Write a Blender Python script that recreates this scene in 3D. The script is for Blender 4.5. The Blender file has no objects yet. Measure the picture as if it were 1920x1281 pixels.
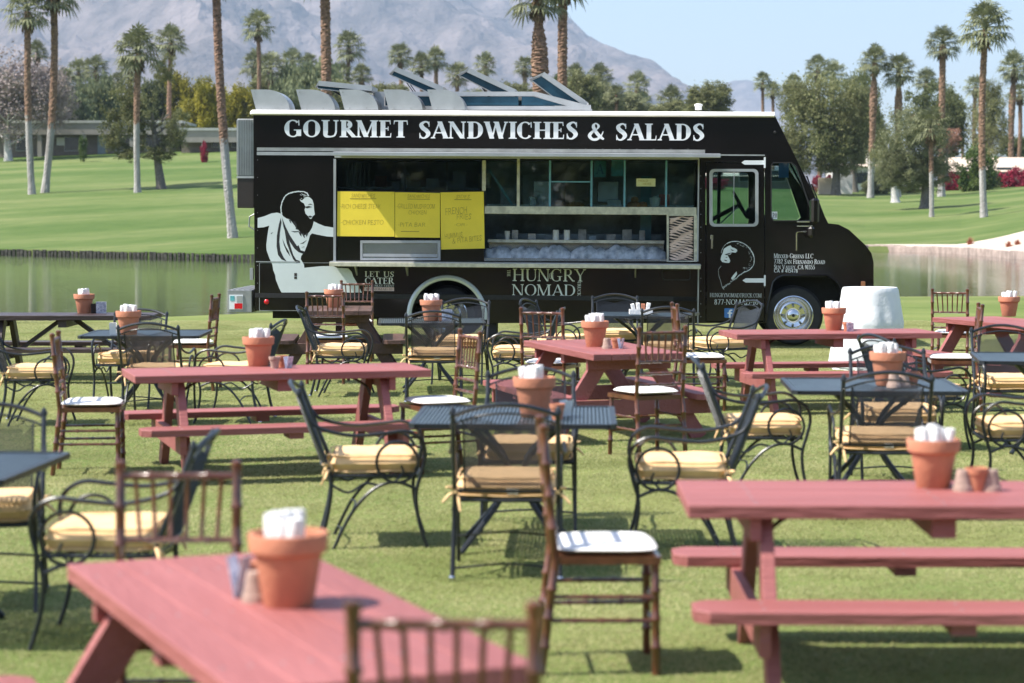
import bpy, math, random
import numpy as np
from mathutils import Vector, Matrix, noise, geometry
random.seed(7)
SC = bpy.context.scene
COL = SC.collection
R = math.radians

# ---------------------------------------------------------------- camera, sky, sun, exposure
FPX = 4000.0                       # focal length in photograph pixels (1920 wide)
CAMZ = 1.8
PITCH = math.atan((640.5 - 402.0) / FPX)
cam_d = bpy.data.cameras.new('camera'); cam = bpy.data.objects.new('camera', cam_d); COL.objects.link(cam)
cam_d.sensor_width = 36.0; cam_d.lens = 36.0 * FPX / 1920.0
cam.location = (0, 0, CAMZ); cam.rotation_euler = (R(90) - PITCH, 0, 0)
cam_d.clip_start = 0.1; cam_d.clip_end = 40000
cam_d.dof.use_dof = True; cam_d.dof.focus_distance = 28.0; cam_d.dof.aperture_fstop = 2.8
SC.camera = cam
SUN_EL, SUN_AZ = 54.0, 12.0        # sun from the left, 12 degrees towards the camera
sdir = Vector((-math.cos(R(SUN_EL)) * math.cos(R(SUN_AZ)), -math.cos(R(SUN_EL)) * math.sin(R(SUN_AZ)), math.sin(R(SUN_EL))))
W = bpy.data.worlds.new('World'); SC.world = W; W.use_nodes = True
nt = W.node_tree; nt.nodes.clear()
sky = nt.nodes.new('ShaderNodeTexSky'); sky.sky_type = 'NISHITA'; sky.sun_disc = False
sky.sun_elevation = R(SUN_EL); sky.sun_rotation = math.atan2(sdir.x, sdir.y) % (2 * math.pi)
sky.altitude = 60; sky.air_density = 1.0; sky.dust_density = 1.3; sky.ozone_density = 1.0
bg = nt.nodes.new('ShaderNodeBackground'); bg.inputs['Strength'].default_value = 0.115
wo = nt.nodes.new('ShaderNodeOutputWorld')
nt.links.new(sky.outputs[0], bg.inputs['Color']); nt.links.new(bg.outputs[0], wo.inputs['Surface'])
sun_d = bpy.data.lights.new('sun', 'SUN'); sun_d.energy = 4.9; sun_d.angle = R(0.53); sun_d.color = (1.0, 0.95, 0.87)
sun = bpy.data.objects.new('sun', sun_d); COL.objects.link(sun)
sun.rotation_euler = sdir.to_track_quat('Z', 'Y').to_euler()
SC.view_settings.view_transform = 'Standard'; SC.view_settings.look = 'None'
SC.view_settings.exposure = 1.05; SC.view_settings.gamma = 1.0
SC.view_settings.use_curve_mapping = False
SC.render.engine = 'CYCLES'
SC.cycles.max_bounces = 8; SC.cycles.transparent_max_bounces = 16
SC.cycles.caustics_reflective = False; SC.cycles.caustics_refractive = False

# ---------------------------------------------------------------- where things stand
CT, ST = math.cos(PITCH), math.sin(PITCH)
def ray(px, py):
    u = (px - 960) / FPX; v = (640.5 - py) / FPX
    return Vector((u, CT + v * ST, -ST + v * CT))
def at(px, py, z=0.0):
    d = ray(px, py); t = (z - CAMZ) / d.z
    return Vector((d.x * t, d.y * t, z))
def atY(px, py, Y):
    d = ray(px, py); t = Y / d.y
    return Vector((d.x * t, Y, CAMZ + d.z * t))
def lerp_tab(x, tab):
    return float(np.interp(x, [a for a, b in tab], [b for a, b in tab]))
NEAR = [(-4000, 26), (-1500, 30), (0, 37), (470, 41), (1640, 49), (1920, 49.5), (3000, 47), (6000, 40)]
FAR = [(-6000, 125), (-1500, 118), (0, 104), (470, 90), (900, 95), (1300, 107), (1640, 113), (1800, 105), (1920, 91), (2150, 76), (3000, 68), (6000, 60)]
WATER_Z = -0.13
def terrain(X, Y):
    if Y < 20: return 0.0
    px = 960 + FPX * X / Y
    yn = lerp_tab(px, NEAR); yf = lerp_tab(px, FAR)
    if Y <= yn - 4: return 0.0
    if Y < yn + 1.5:
        t = (Y - yn + 4) / 5.5
        return -0.35 * t ** 3
    if Y < yf - 0.15: return -0.6
    if Y < yf: return -0.6 + 0.72 * (Y - yf + 0.15) / 0.15
    d = Y - yf
    if d > 130: d = 130 + (d - 130) * 0.02 if d < 1000 else 147.4
    zl = 0.12 + 0.051 * d + 0.00011 * d * d if d < 130 else 0.12 + 0.051 * 130 + 0.00011 * 16900 + (d - 130) * 0.05
    zr = 0.12 + 0.051 * d - 0.00011 * d * d if d < 130 else 0.12 + 0.051 * 130 - 0.00011 * 16900 + (d - 130) * 0.05
    w = min(1, max(0, (px - 500) / 1000.0)); w = w * w * (3 - 2 * w)
    z = zl * (1 - w) + zr * w
    z += 0.22 * noise.noise(Vector((X * 0.03, Y * 0.03, 3.1))) * min(1, d / 15)
    return z
def at_terrain(px, py, y0=60, y1=330):
    d = ray(px, py); Y = y0
    while Y < y1:
        t = Y / d.y
        if CAMZ + d.z * t < terrain(d.x * t, Y) and terrain(d.x * t, Y) > -0.3: break
        Y += 0.5
    X = d.x / d.y * Y
    return Vector((X, Y, terrain(X, Y)))
def on_terrain(px, Y):
    X = (px - 960) / FPX * Y / CT
    return Vector((X, Y, terrain(X, Y)))

# ---------------------------------------------------------------- materials
def mat(name, col, rough=0.6, metal=0.0, var=0.12, scale=4.0, bump=0.0, bscale=30.0, coat=0.0, spec=0.5, stretch=(1, 1, 1), col2=None, objvar=0.0, transl=0.0):
    m = bpy.data.materials.new(name); m.use_nodes = True
    n = m.node_tree; p = n.nodes['Principled BSDF']
    p.inputs['Roughness'].default_value = rough; p.inputs['Metallic'].default_value = metal
    p.inputs['Coat Weight'].default_value = coat; p.inputs['Coat Roughness'].default_value = 0.08
    p.inputs['Specular IOR Level'].default_value = spec
    tc = n.nodes.new('ShaderNodeTexCoord'); mp = n.nodes.new('ShaderNodeMapping'); mp.inputs['Scale'].default_value = stretch
    n.links.new(tc.outputs['Object'], mp.inputs['Vector'])
    nz = n.nodes.new('ShaderNodeTexNoise'); nz.inputs['Scale'].default_value = scale; nz.inputs['Detail'].default_value = 6
    nz.inputs['Roughness'].default_value = 0.6
    n.links.new(mp.outputs[0], nz.inputs['Vector'])
    rp = n.nodes.new('ShaderNodeValToRGB')
    a = col; b = col2 if col2 else tuple(min(1, c * (1 + var * 1.6)) for c in col)
    a = tuple(c * (1 - var) for c in a)
    rp.color_ramp.elements[0].position = 0.32; rp.color_ramp.elements[1].position = 0.68
    rp.color_ramp.elements[0].color = (*a, 1); rp.color_ramp.elements[1].color = (*b, 1)
    n.links.new(nz.outputs[0], rp.inputs[0])
    out = rp.outputs[0]
    if objvar > 0:
        oi = n.nodes.new('ShaderNodeObjectInfo')
        mr = n.nodes.new('ShaderNodeMapRange'); mr.inputs[3].default_value = 1 - objvar; mr.inputs[4].default_value = 1 + objvar
        n.links.new(oi.outputs['Random'], mr.inputs[0])
        hs = n.nodes.new('ShaderNodeHueSaturation'); n.links.new(mr.outputs[0], hs.inputs['Value']); n.links.new(out, hs.inputs['Color'])
        out = hs.outputs[0]
    n.links.new(out, p.inputs['Base Color'])
    if bump > 0:
        nb = n.nodes.new('ShaderNodeTexNoise'); nb.inputs['Scale'].default_value = bscale; nb.inputs['Detail'].default_value = 4
        n.links.new(mp.outputs[0], nb.inputs['Vector'])
        bp = n.nodes.new('ShaderNodeBump'); bp.inputs['Strength'].default_value = bump; bp.inputs['Distance'].default_value = 0.02
        n.links.new(nb.outputs[0], bp.inputs['Height']); n.links.new(bp.outputs[0], p.inputs['Normal'])
    if transl > 0:
        tr = n.nodes.new('ShaderNodeBsdfTranslucent'); mx = n.nodes.new('ShaderNodeMixShader'); mx.inputs[0].default_value = transl
        n.links.new(out, tr.inputs['Color']); n.links.new(p.outputs[0], mx.inputs[1]); n.links.new(tr.outputs[0], mx.inputs[2])
        n.links.new(mx.outputs[0], n.nodes['Material Output'].inputs['Surface'])
    return m
def glass(name, tint=(0.75, 0.85, 0.85), base=0.05):
    m = bpy.data.materials.new(name); m.use_nodes = True; n = m.node_tree
    n.nodes.remove(n.nodes['Principled BSDF'])
    tr = n.nodes.new('ShaderNodeBsdfTransparent'); tr.inputs[0].default_value = (*tint, 1)
    gl = n.nodes.new('ShaderNodeBsdfGlossy'); gl.inputs['Roughness'].default_value = 0.02
    fr = n.nodes.new('ShaderNodeFresnel'); fr.inputs[0].default_value = 1.5
    ad = n.nodes.new('ShaderNodeMath'); ad.operation = 'ADD'; ad.inputs[1].default_value = base; ad.use_clamp = True
    nz = n.nodes.new('ShaderNodeTexNoise'); nz.inputs['Scale'].default_value = 3; bp = n.nodes.new('ShaderNodeBump'); bp.inputs['Strength'].default_value = 0.05
    n.links.new(nz.outputs[0], bp.inputs['Height']); n.links.new(bp.outputs[0], gl.inputs['Normal'])
    mx = n.nodes.new('ShaderNodeMixShader'); n.links.new(fr.outputs[0], ad.inputs[0]); n.links.new(ad.outputs[0], mx.inputs[0])
    n.links.new(tr.outputs[0], mx.inputs[1]); n.links.new(gl.outputs[0], mx.inputs[2])
    n.links.new(mx.outputs[0], n.nodes['Material Output'].inputs['Surface'])
    return m
M = {
 'redwood': mat('red_stain', (0.275, 0.083, 0.076), 0.58, var=0.06, scale=3, bump=0.4, bscale=22, stretch=(0.3, 2.5, 2.5), col2=(0.325, 0.108, 0.10), objvar=0.09),
 'darkwood': mat('dark_stain', (0.045, 0.026, 0.024), 0.4, var=0.25, scale=5, bump=0.3, stretch=(0.25, 3, 3), objvar=0.15),
 'brownwood': mat('brown_stain', (0.09, 0.045, 0.035), 0.5, var=0.3, scale=5, bump=0.4, stretch=(0.25, 3, 3), objvar=0.2),
 'iron': mat('black_wrought_iron', (0.016, 0.019, 0.024), 0.33, var=0.3, scale=9, bump=0.1, bscale=90),
 'tabletop': mat('grey_blue_coated_steel', (0.055, 0.078, 0.10), 0.30, var=0.2, scale=9),
 'cushion': mat('yellow_canvas', (0.80, 0.525, 0.265), 0.85, var=0.07, scale=7, bump=0.6, bscale=9, objvar=0.05),
 'chiavari': mat('brown_lacquered_bamboo', (0.105, 0.036, 0.017), 0.3, var=0.35, scale=14, bump=0.15, bscale=60, coat=0.5, objvar=0.12),
 'whitepad': mat('white_cushion_cloth', (0.80, 0.79, 0.77), 0.8, var=0.03, scale=6, bump=0.3, bscale=9),
 'terracotta': mat('terracotta', (0.50, 0.20, 0.115), 0.85, var=0.14, scale=6, bump=0.15, bscale=60, objvar=0.05),
 'oldclay': mat('weathered_clay', (0.38, 0.27, 0.22), 0.9, var=0.25, scale=20, bump=0.2),
 'napkin': mat('white_napkin', (0.82, 0.81, 0.80), 0.9, var=0.03, scale=20, bump=0.4, bscale=50),
 'card': mat('blue_card', (0.42, 0.46, 0.72), 0.5, var=0.5, scale=40, col2=(0.85, 0.85, 0.9)),
 'whitecloth': mat('white_table_cloth', (0.68, 0.70, 0.72), 0.85, var=0.03, scale=3, bump=0.6, bscale=7),
 'black': mat('black_truck_paint', (0.0050, 0.0042, 0.0048), 0.15, var=0.2, scale=0.9, bump=0.10, bscale=2.2, coat=0.18, spec=0.42, col2=(0.011, 0.0085, 0.009)),
 'blackmatt': mat('black_rubber', (0.012, 0.012, 0.013), 0.7, var=0.3, scale=12),
 'letter': mat('white_vinyl', (0.74, 0.77, 0.80), 0.5, var=0.03),
 'art': mat('pale_blue_grey_vinyl', (0.60, 0.66, 0.67), 0.45, var=0.05, scale=2),
 'aluminium': mat('brushed_aluminium', (0.43, 0.44, 0.45), 0.42, metal=0.6, var=0.10, scale=3, bump=0.05),
 'aludark': mat('dull_aluminium', (0.30, 0.31, 0.31), 0.5, metal=0.5, var=0.2, scale=4),
 'frame': mat('weathered_cream_metal', (0.50, 0.48, 0.38), 0.5, metal=0.2, var=0.2, scale=12),
 'roofwhite': mat('white_roof_paint', (0.78, 0.76, 0.73), 0.6, var=0.10, scale=3, bump=0.1),
 'chrome': mat('chrome', (0.62, 0.63, 0.65), 0.16, metal=1.0, var=0.02),
 'steel': mat('stainless_steel', (0.36, 0.38, 0.40), 0.25, metal=0.9, var=0.12, scale=3, bump=0.06, bscale=3),
 'archring': mat('silver_wheel_arch', (0.50, 0.56, 0.60), 0.3, metal=0.15, var=0.05, scale=2, coat=0.3),
 'goods': mat('pale_packages', (0.42, 0.42, 0.40), 0.6, var=0.3, scale=9), 'goodsred': mat('red_packages', (0.42, 0.10, 0.07), 0.5, var=0.3, scale=9),
 'teal': mat('teal_frame_paint', (0.13, 0.33, 0.42), 0.4, var=0.15, scale=8),
 'tealcard': mat('teal_card', (0.10, 0.38, 0.42), 0.6, var=0.15, scale=30),
 'tealglass': mat('teal_skylight_glass', (0.018, 0.055, 0.085), 0.12, var=0.3, scale=2),
 'inside': mat('dark_kitchen_steel', (0.24, 0.31, 0.36), 0.35, metal=0.2, var=0.5, scale=2),
 'poster': mat('yellow_poster_paper', (0.86, 0.66, 0.055), 0.7, var=0.04, scale=3, bump=0.2, bscale=3),
 'note': mat('pale_yellow_note', (0.60, 0.60, 0.32), 0.8, var=0.05),
 'ink': mat('marker_ink', (0.30, 0.21, 0.03), 0.7, var=0.2),
 'red': mat('red_lens', (0.55, 0.012, 0.02), 0.2, var=0.1), 'amber': mat('amber_lens', (0.6, 0.22, 0.1), 0.3, var=0.1),
 'blue': mat('blue_badge', (0.04, 0.16, 0.42), 0.4, var=0.05), 'bluefilm': mat('blue_tint_film', (0.01, 0.12, 0.28), 0.3, var=0.1),
 'plastic': mat('clear_plastic_wrap', (0.30, 0.36, 0.42), 0.18, var=0.5, scale=9, bump=1.0, bscale=10, col2=(0.55, 0.60, 0.66)),
 'bread': mat('bread_crust', (0.42, 0.20, 0.09), 0.7, var=0.3, scale=12), 'cup': mat('white_paper_cup', (0.72, 0.73, 0.68), 0.6, var=0.04),
 'zebra': mat('beige_foil_reflection', (0.72, 0.52, 0.38), 0.35, metal=0.1, var=0.15), 'darktrim': mat('dark_brown_trim', (0.03, 0.022, 0.02), 0.4),
 'glass': glass('window_glass'), 'darkglass': glass('smoked_glass', (0.50, 0.56, 0.58), 0.07),
 'pinkband': mat('pinkish_vinyl', (0.55, 0.42, 0.40), 0.5, var=0.05),
}

# ---------------------------------------------------------------- mesh building
class MB:
    def __init__(s): s.v = []; s.f = []
    def add(s, vs, fs):
        o = len(s.v); s.v += [tuple(v) for v in vs]; s.f += [tuple(i + o for i in f) for f in fs]; return s
    def box(s, c, d, rot=None, bev=0.0):
        hx, hy, hz = d[0] / 2, d[1] / 2, d[2] / 2
        if bev <= 0:
            vs = [(x, y, z) for z in (-hz, hz) for x, y in ((-hx, -hy), (hx, -hy), (hx, hy), (-hx, hy))]
            fs = [(0, 3, 2, 1), (4, 5, 6, 7), (0, 1, 5, 4), (1, 2, 6, 5), (2, 3, 7, 6), (3, 0, 4, 7)]
        else:
            b = bev; rings = []
            for z, k in ((-hz, 1), (-hz + b, 0), (hz - b, 0), (hz, 1)):
                a = b if k else 0
                rings.append([(x * 1.0, y * 1.0, z) for x, y in (
                    (-hx + a + b * (1 - k), -hy + a), (hx - a - b * (1 - k), -hy + a), (hx - a, -hy + a + b * (1 - k)), (hx - a, hy - a - b * (1 - k)),
                    (hx - a - b * (1 - k), hy - a), (-hx + a + b * (1 - k), hy - a), (-hx + a, hy - a - b * (1 - k)), (-hx + a, -hy + a + b * (1 - k)))])
            vs = [v for r in rings for v in r]; fs = [tuple(range(7, -1, -1)), tuple(range(24, 32))]
            for r in range(3):
                for i in range(8): fs.append((r * 8 + i, r * 8 + (i + 1) % 8, r * 8 + 8 + (i + 1) % 8, r * 8 + 8 + i))
        if rot is not None: vs = [rot @ Vector(v) for v in vs]
        vs = [(v[0] + c[0], v[1] + c[1], v[2] + c[2]) for v in vs]
        return s.add(vs, fs)
    def bar(s, p, q, w, h, up=(0, 0, 1), bev=0.0):
        p = Vector(p); q = Vector(q); d = q - p; L = d.length; x = d.normalized(); u = Vector(up)
        y = u.cross(x)
        if y.length < 1e-4: y = Vector((0, 1, 0)).cross(x)
        y.normalize(); z = x.cross(y)
        m = Matrix((x, y, z)).transposed()
        return s.box((p + q) / 2, (L, w, h), m, bev)
    def tube(s, pts, r, n=8, cap=True, closed=False):
        pts = [Vector(p) for p in pts]; rs = r if isinstance(r, (list, tuple)) else [r] * len(pts)
        k = len(pts); vs = []; fs = []; prev = None
        for i, p in enumerate(pts):
            a = pts[i - 1] if (i > 0 or closed) else p; b = pts[(i + 1) % k] if (i < k - 1 or closed) else p
            t = (b - a).normalized()
            if prev is None:
                prev = t.orthogonal().normalized()
            prev = (prev - t * prev.dot(t))
            prev = prev.normalized() if prev.length > 1e-6 else t.orthogonal().normalized()
            w = t.cross(prev)
            for j in range(n):
                an = 2 * math.pi * j / n
                vs.append(p + (prev * math.cos(an) + w * math.sin(an)) * rs[i])
        for i in range(k if closed else k - 1):
            i2 = (i + 1) % k
            for j in range(n): fs.append((i * n + j, i * n + (j + 1) % n, i2 * n + (j + 1) % n, i2 * n + j))
        if cap and not closed:
            fs.append(tuple(range(n - 1, -1, -1))); fs.append(tuple(range((k - 1) * n, k * n)))
        return s.add(vs, fs)
    def lathe(s, prof, n=24, c=(0, 0, 0), cap0=True, cap1=True, axis='z'):
        vs = []; fs = []
        for r, z in prof:
            for j in range(n):
                a = 2 * math.pi * j / n
                v = (r * math.cos(a), r * math.sin(a), z)
                if axis == 'y': v = (v[0], z, v[1])
                vs.append((v[0] + c[0], v[1] + c[1], v[2] + c[2]))
        k = len(prof)
        for i in range(k - 1):
            for j in range(n): fs.append((i * n + j, i * n + (j + 1) % n, (i + 1) * n + (j + 1) % n, (i + 1) * n + j))
        if cap0: fs.append(tuple(range(n - 1, -1, -1)))
        if cap1: fs.append(tuple(range((k - 1) * n, k * n)))
        return s.add(vs, fs)
    def plate(s, loops, y0, y1):
        """a flat plate in the x-z plane with holes, between y0 (near) and y1 (far)"""
        L = [[Vector((p[0], p[1], 0)) for p in lp] for lp in loops]
        tris = geometry.tessellate_polygon(L)
        flat = [p for lp in L for p in lp]; n = len(flat)
        vs = [(p.x, y0, p.y) for p in flat] + [(p.x, y1, p.y) for p in flat]
        fs = []
        for t in tris:
            a, b, c = flat[t[0]], flat[t[1]], flat[t[2]]
            if (b - a).cross(c - a).z < 0: t = (t[0], t[2], t[1])
            fs.append(tuple(t)); fs.append(tuple(i + n for i in reversed(t)))
        if abs(y1 - y0) > 1e-6:
            o = 0
            for lp in L:
                k = len(lp)
                for i in range(k): fs.append((o + i, o + (i + 1) % k, n + o + (i + 1) % k, n + o + i))
                o += k
        return s.add(vs, fs)
    def xf(s, m):
        s.v = [tuple(m @ Vector(v)) for v in s.v]; return s
    def build(s, name, m, parent=None, smooth=False, loc=None):
        me = bpy.data.meshes.new(name); me.from_pydata(s.v, [], s.f)
        if smooth:
            me.polygons.foreach_set('use_smooth', [True] * len(me.polygons))
        me.materials.append(m); me.update()
        if smooth:
            try: me.set_sharp_from_angle(angle=R(40))
            except Exception: pass
        o = bpy.data.objects.new(name, me); COL.objects.link(o)
        if parent is not None: o.parent = parent
        if loc is not None: o.location = loc
        return o
def tag(o, label=None, cat=None, group=None, kind=None):
    if label: o['label'] = label
    if cat: o['category'] = cat
    if group: o['group'] = group
    if kind: o['kind'] = kind
    return o
KIDS = {}
def empty(name, loc=(0, 0, 0), rz=0.0):
    o = bpy.data.objects.new(name, None); COL.objects.link(o); o.location = loc; o.rotation_euler = (0, 0, rz)
    o.empty_display_size = 0.1
    return o
def kids(o): return list(o.children)
def copy_tree(o, parent=None):
    c = o.copy(); COL.objects.link(c)
    if parent is not None: c.parent = parent
    for ch in kids(o): copy_tree(ch, c)
    return c
def place(proto, used, loc, rz, label, group=None, cat=None):
    o = proto if not used[0] else copy_tree(proto)
    used[0] = True
    o.location = loc; o.rotation_euler = (0, 0, rz); o['label'] = label
    if group: o['group'] = group
    if cat: o['category'] = cat
    return o
def smooth_path(ctrl, n=6):
    P = [Vector(c) for c in ctrl]; out = []
    for i in range(len(P) - 1):
        p0 = P[max(i - 1, 0)]; p1 = P[i]; p2 = P[i + 1]; p3 = P[min(i + 2, len(P) - 1)]
        for k in range(n):
            t = k / n
            out.append(0.5 * ((2 * p1) + (p2 - p0) * t + (2 * p0 - 5 * p1 + 4 * p2 - p3) * t * t + (-p0 + 3 * p1 - 3 * p2 + p3) * t ** 3))
    out.append(P[-1]); return out

# ---------------------------------------------------------------- ground, water, mountains
def ground_mat(name):
    m = bpy.data.materials.new(name); m.use_nodes = True; n = m.node_tree; p = n.nodes['Principled BSDF']
    p.inputs['Roughness'].default_value = 0.9; p.inputs['Specular IOR Level'].default_value = 0.1
    tc = n.nodes.new('ShaderNodeTexCoord')
    def nz(scale, detail=5, stretch=(1, 1, 1), rot=0):
        mp = n.nodes.new('ShaderNodeMapping'); mp.inputs['Scale'].default_value = stretch; mp.inputs['Rotation'].default_value = (0, 0, rot)
        x = n.nodes.new('ShaderNodeTexNoise'); x.inputs['Scale'].default_value = scale; x.inputs['Detail'].default_value = detail
        n.links.new(tc.outputs['Object'], mp.inputs[0]); n.links.new(mp.outputs[0], x.inputs['Vector']); return x
    def ramp(src, e):
        r = n.nodes.new('ShaderNodeValToRGB'); r.color_ramp.elements[0].position = e[0][0]; r.color_ramp.elements[0].color = (*e[0][1], 1)
        r.color_ramp.elements[1].position = e[-1][0]; r.color_ramp.elements[1].color = (*e[-1][1], 1)
        for q in e[1:-1]:
            k = r.color_ramp.elements.new(q[0]); k.color = (*q[1], 1)
        n.links.new(src, r.inputs[0]); return r
    big = ramp(nz(0.10, 5, (0.45, 1.4, 1), 0.16).outputs[0], [(0.36, (0.084, 0.136, 0.038)), (0.5, (0.118, 0.165, 0.054)), (0.62, (0.156, 0.192, 0.074))])
    fine = ramp(nz(60, 4).outputs[0], [(0.3, (0.84, 0.84, 0.80)), (0.7, (1.15, 1.14, 1.1))])
    mid = ramp(nz(0.7, 8, (1, 1.5, 1)).outputs[0], [(0.3, (0.82, 0.87, 0.8)), (0.7, (1.16, 1.08, 1.1))])
    def mul(a, b):
        x = n.nodes.new('ShaderNodeMix'); x.data_type = 'RGBA'; x.blend_type = 'MULTIPLY'; x.inputs[0].default_value = 1
        n.links.new(a, x.inputs[6]); n.links.new(b, x.inputs[7]); return x.outputs[2]
    c = mul(mul(big.outputs[0], fine.outputs[0]), mid.outputs[0])
    geo = n.nodes.new('ShaderNodeNewGeometry'); sx = n.nodes.new('ShaderNodeSeparateXYZ'); mr = n.nodes.new('ShaderNodeMapRange')
    mr.inputs[1].default_value = 38; mr.inputs[2].default_value = 60; mr.inputs[3].default_value = 1; mr.inputs[4].default_value = 0      # the near lawn is drier turf, lightened further against the blades' shade
    n.links.new(geo.outputs['Position'], sx.inputs[0]); n.links.new(sx.outputs['Y'], mr.inputs[0])
    dry_lift = n.nodes.new('ShaderNodeMix'); dry_lift.data_type = 'RGBA'; dry_lift.inputs[6].default_value = (1, 1, 1, 1); dry_lift.inputs[7].default_value = (1.62, 1.42, 1.45, 1); n.links.new(mr.outputs[0], dry_lift.inputs[0])
    c = mul(c, dry_lift.outputs[2])
    n.links.new(c, p.inputs['Base Color'])
    bp = n.nodes.new('ShaderNodeBump'); bp.inputs['Strength'].default_value = 0.7; bp.inputs['Distance'].default_value = 0.03
    n.links.new(nz(90, 3).outputs[0], bp.inputs['Height']); n.links.new(bp.outputs[0], p.inputs['Normal'])
    return m
M['lawn'] = ground_mat('mown_lawn')
def build_ground():
    ys = sorted(set([-60, -20, 0, 5] + list(range(10, 30, 4)) + [round(26 + i * 0.8, 2) for i in range(125)] + [126 + i * 3 for i in range(50)] + [300, 400, 600, 1000, 2000, 4000, 12000]))
    us = sorted(set([-9, -5, -3, -2, -1.5, -1.2] + [round(-0.9 + i * 0.015, 4) for i in range(121)] + [1.2, 1.5, 2, 3, 5, 9]))
    # columns fan out from the camera side so the banks stay crisp; rows are refined at each bank
    vs = []; fs = []
    rows = 0; K = len(us)
    params = []
    for k in range(46): params.append(('n', k / 45))            # before the near bank
    for k in range(1, 9): params.append(('l', k / 8))           # lake bed
    for k in range(60): params.append(('f', (k / 59) ** 1.6))   # beyond the far bank
    for kind, t in params:
        for u in us:
            px = 960 + 4000 * u
            yn = lerp_tab(px, NEAR); yf = lerp_tab(px, FAR)
            if kind == 'n': Y = -30 + (yn + 1.5 + 30) * (t ** 0.6)
            elif kind == 'l': Y = yn + 1.5 + (yf - 0.16 - yn - 1.5) * t
            else: Y = yf + 0.001 + (14000) * t ** 2.6
            Ye = max(Y, 24.0) if Y > 0 else 24.0
            X = u * Ye if Y >= 24 else u * 24
            vs.append((X, Y, terrain(X, Y) if Y >= 24 else 0.0))
        rows += 1
    for r in range(rows - 1):
        for c in range(K - 1):
            a = r * K + c
            fs.append((a, a + 1, a + K + 1, a + K))
    mb = MB(); mb.add(vs, fs)
    tag(mb.build('lawn', M['lawn'], smooth=False), kind='structure')
build_ground()
# water
wm = bpy.data.materials.new('pond_water'); wm.use_nodes = True
n = wm.node_tree; p = n.nodes['Principled BSDF']
p.inputs['Base Color'].default_value = (0.012, 0.016, 0.009, 1); p.inputs['Roughness'].default_value = 0.03; p.inputs['IOR'].default_value = 1.33; p.inputs['Specular IOR Level'].default_value = 0.28
tc = n.nodes.new('ShaderNodeTexCoord'); mp = n.nodes.new('ShaderNodeMapping'); mp.inputs['Scale'].default_value = (0.22, 2.4, 1)
nz = n.nodes.new('ShaderNodeTexNoise'); nz.inputs['Scale'].default_value = 2.6; nz.inputs['Detail'].default_value = 4
bp = n.nodes.new('ShaderNodeBump'); bp.inputs['Strength'].default_value = 0.11; bp.inputs['Distance'].default_value = 0.05
n.links.new(tc.outputs['Object'], mp.inputs[0]); n.links.new(mp.outputs[0], nz.inputs['Vector']); n.links.new(nz.outputs[0], bp.inputs['Height']); n.links.new(bp.outputs[0], p.inputs['Normal'])
mb = MB(); mb.add([(-300, 24, WATER_Z), (300, 24, WATER_Z), (300, 160, WATER_Z), (-300, 160, WATER_Z)], [(0, 1, 2, 3)])
# keep the sheet only between the banks
mb = MB(); vs = []; fs = []; us = [-2 + i * 0.04 for i in range(101)]
for i, u in enumerate(us):
    px = 960 + 4000 * u; yn = lerp_tab(px, NEAR) - 3.0; yf = lerp_tab(px, FAR) + 0.5
    vs += [(u * yn, yn, WATER_Z), (u * yf, yf, WATER_Z)]
for i in range(len(us) - 1): fs.append((2 * i, 2 * i + 2, 2 * i + 3, 2 * i + 1))
mb.add(vs, fs); tag(mb.build('water', wm), kind='structure')

# far bank edging: short timber posts on the left, pale stone kerb and sand on the right
M['timber'] = mat('wet_timber', (0.07, 0.06, 0.045), 0.8, var=0.5, scale=8, col2=(0.22, 0.20, 0.15))
M['stone'] = mat('pale_bank_stone', (0.36, 0.28, 0.24), 0.9, var=0.3, scale=1.5)
M['sand'] = mat('pale_sand', (0.50, 0.42, 0.34), 0.95, var=0.12, scale=1.2, bump=0.3)
mb = MB(); rnd = random.Random(3)
px = -60.0
while px < 1260:
    Y = lerp_tab(px, FAR); X = (px - 960) / FPX * Y; w = rnd.uniform(0.10, 0.15)
    h = rnd.uniform(0.07, 0.13); mb.box((X, Y - 0.12 + rnd.uniform(-.03, .03), -0.3 + (h + 0.3) / 2), (w, w, h + 0.3))
    px += 4000 / Y * rnd.uniform(0.15, 0.22)
bank = empty('bank_edging', (0, 0, 0)); tag(bank, 'dark row of short timber posts edging the far shore of the pond', 'bank edging')
tag(mb.build('timber_post_row', M['timber'], bank), kind='stuff')
mb = MB(); px = 1262.0
while px < 2600:
    Y = lerp_tab(px, FAR); X = (px - 960) / FPX * Y
    px2 = px + 4000 / Y * rnd.uniform(0.4, 0.8); Y2 = lerp_tab(px2, FAR); X2 = (px2 - 960) / FPX * Y2
    h = rnd.uniform(0.16, 0.24)
    a = Vector((X, Y - 0.15, 0)); b = Vector((X2, Y2 - 0.15, 0))
    mb.bar(a + Vector((0, 0, -0.15 + h / 2)), b + Vector((0, 0, -0.15 + h / 2)), rnd.uniform(0.24, 0.34), 0.3 + h, bev=0.02)
    px = px2
kerb = empty('stone_kerb', (0, 0, 0)); tag(kerb, 'pale low stone edge along the far shore to the right of the truck', 'kerb')
tag(mb.build('stone_row', M['stone'], kerb), kind='stuff')
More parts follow.
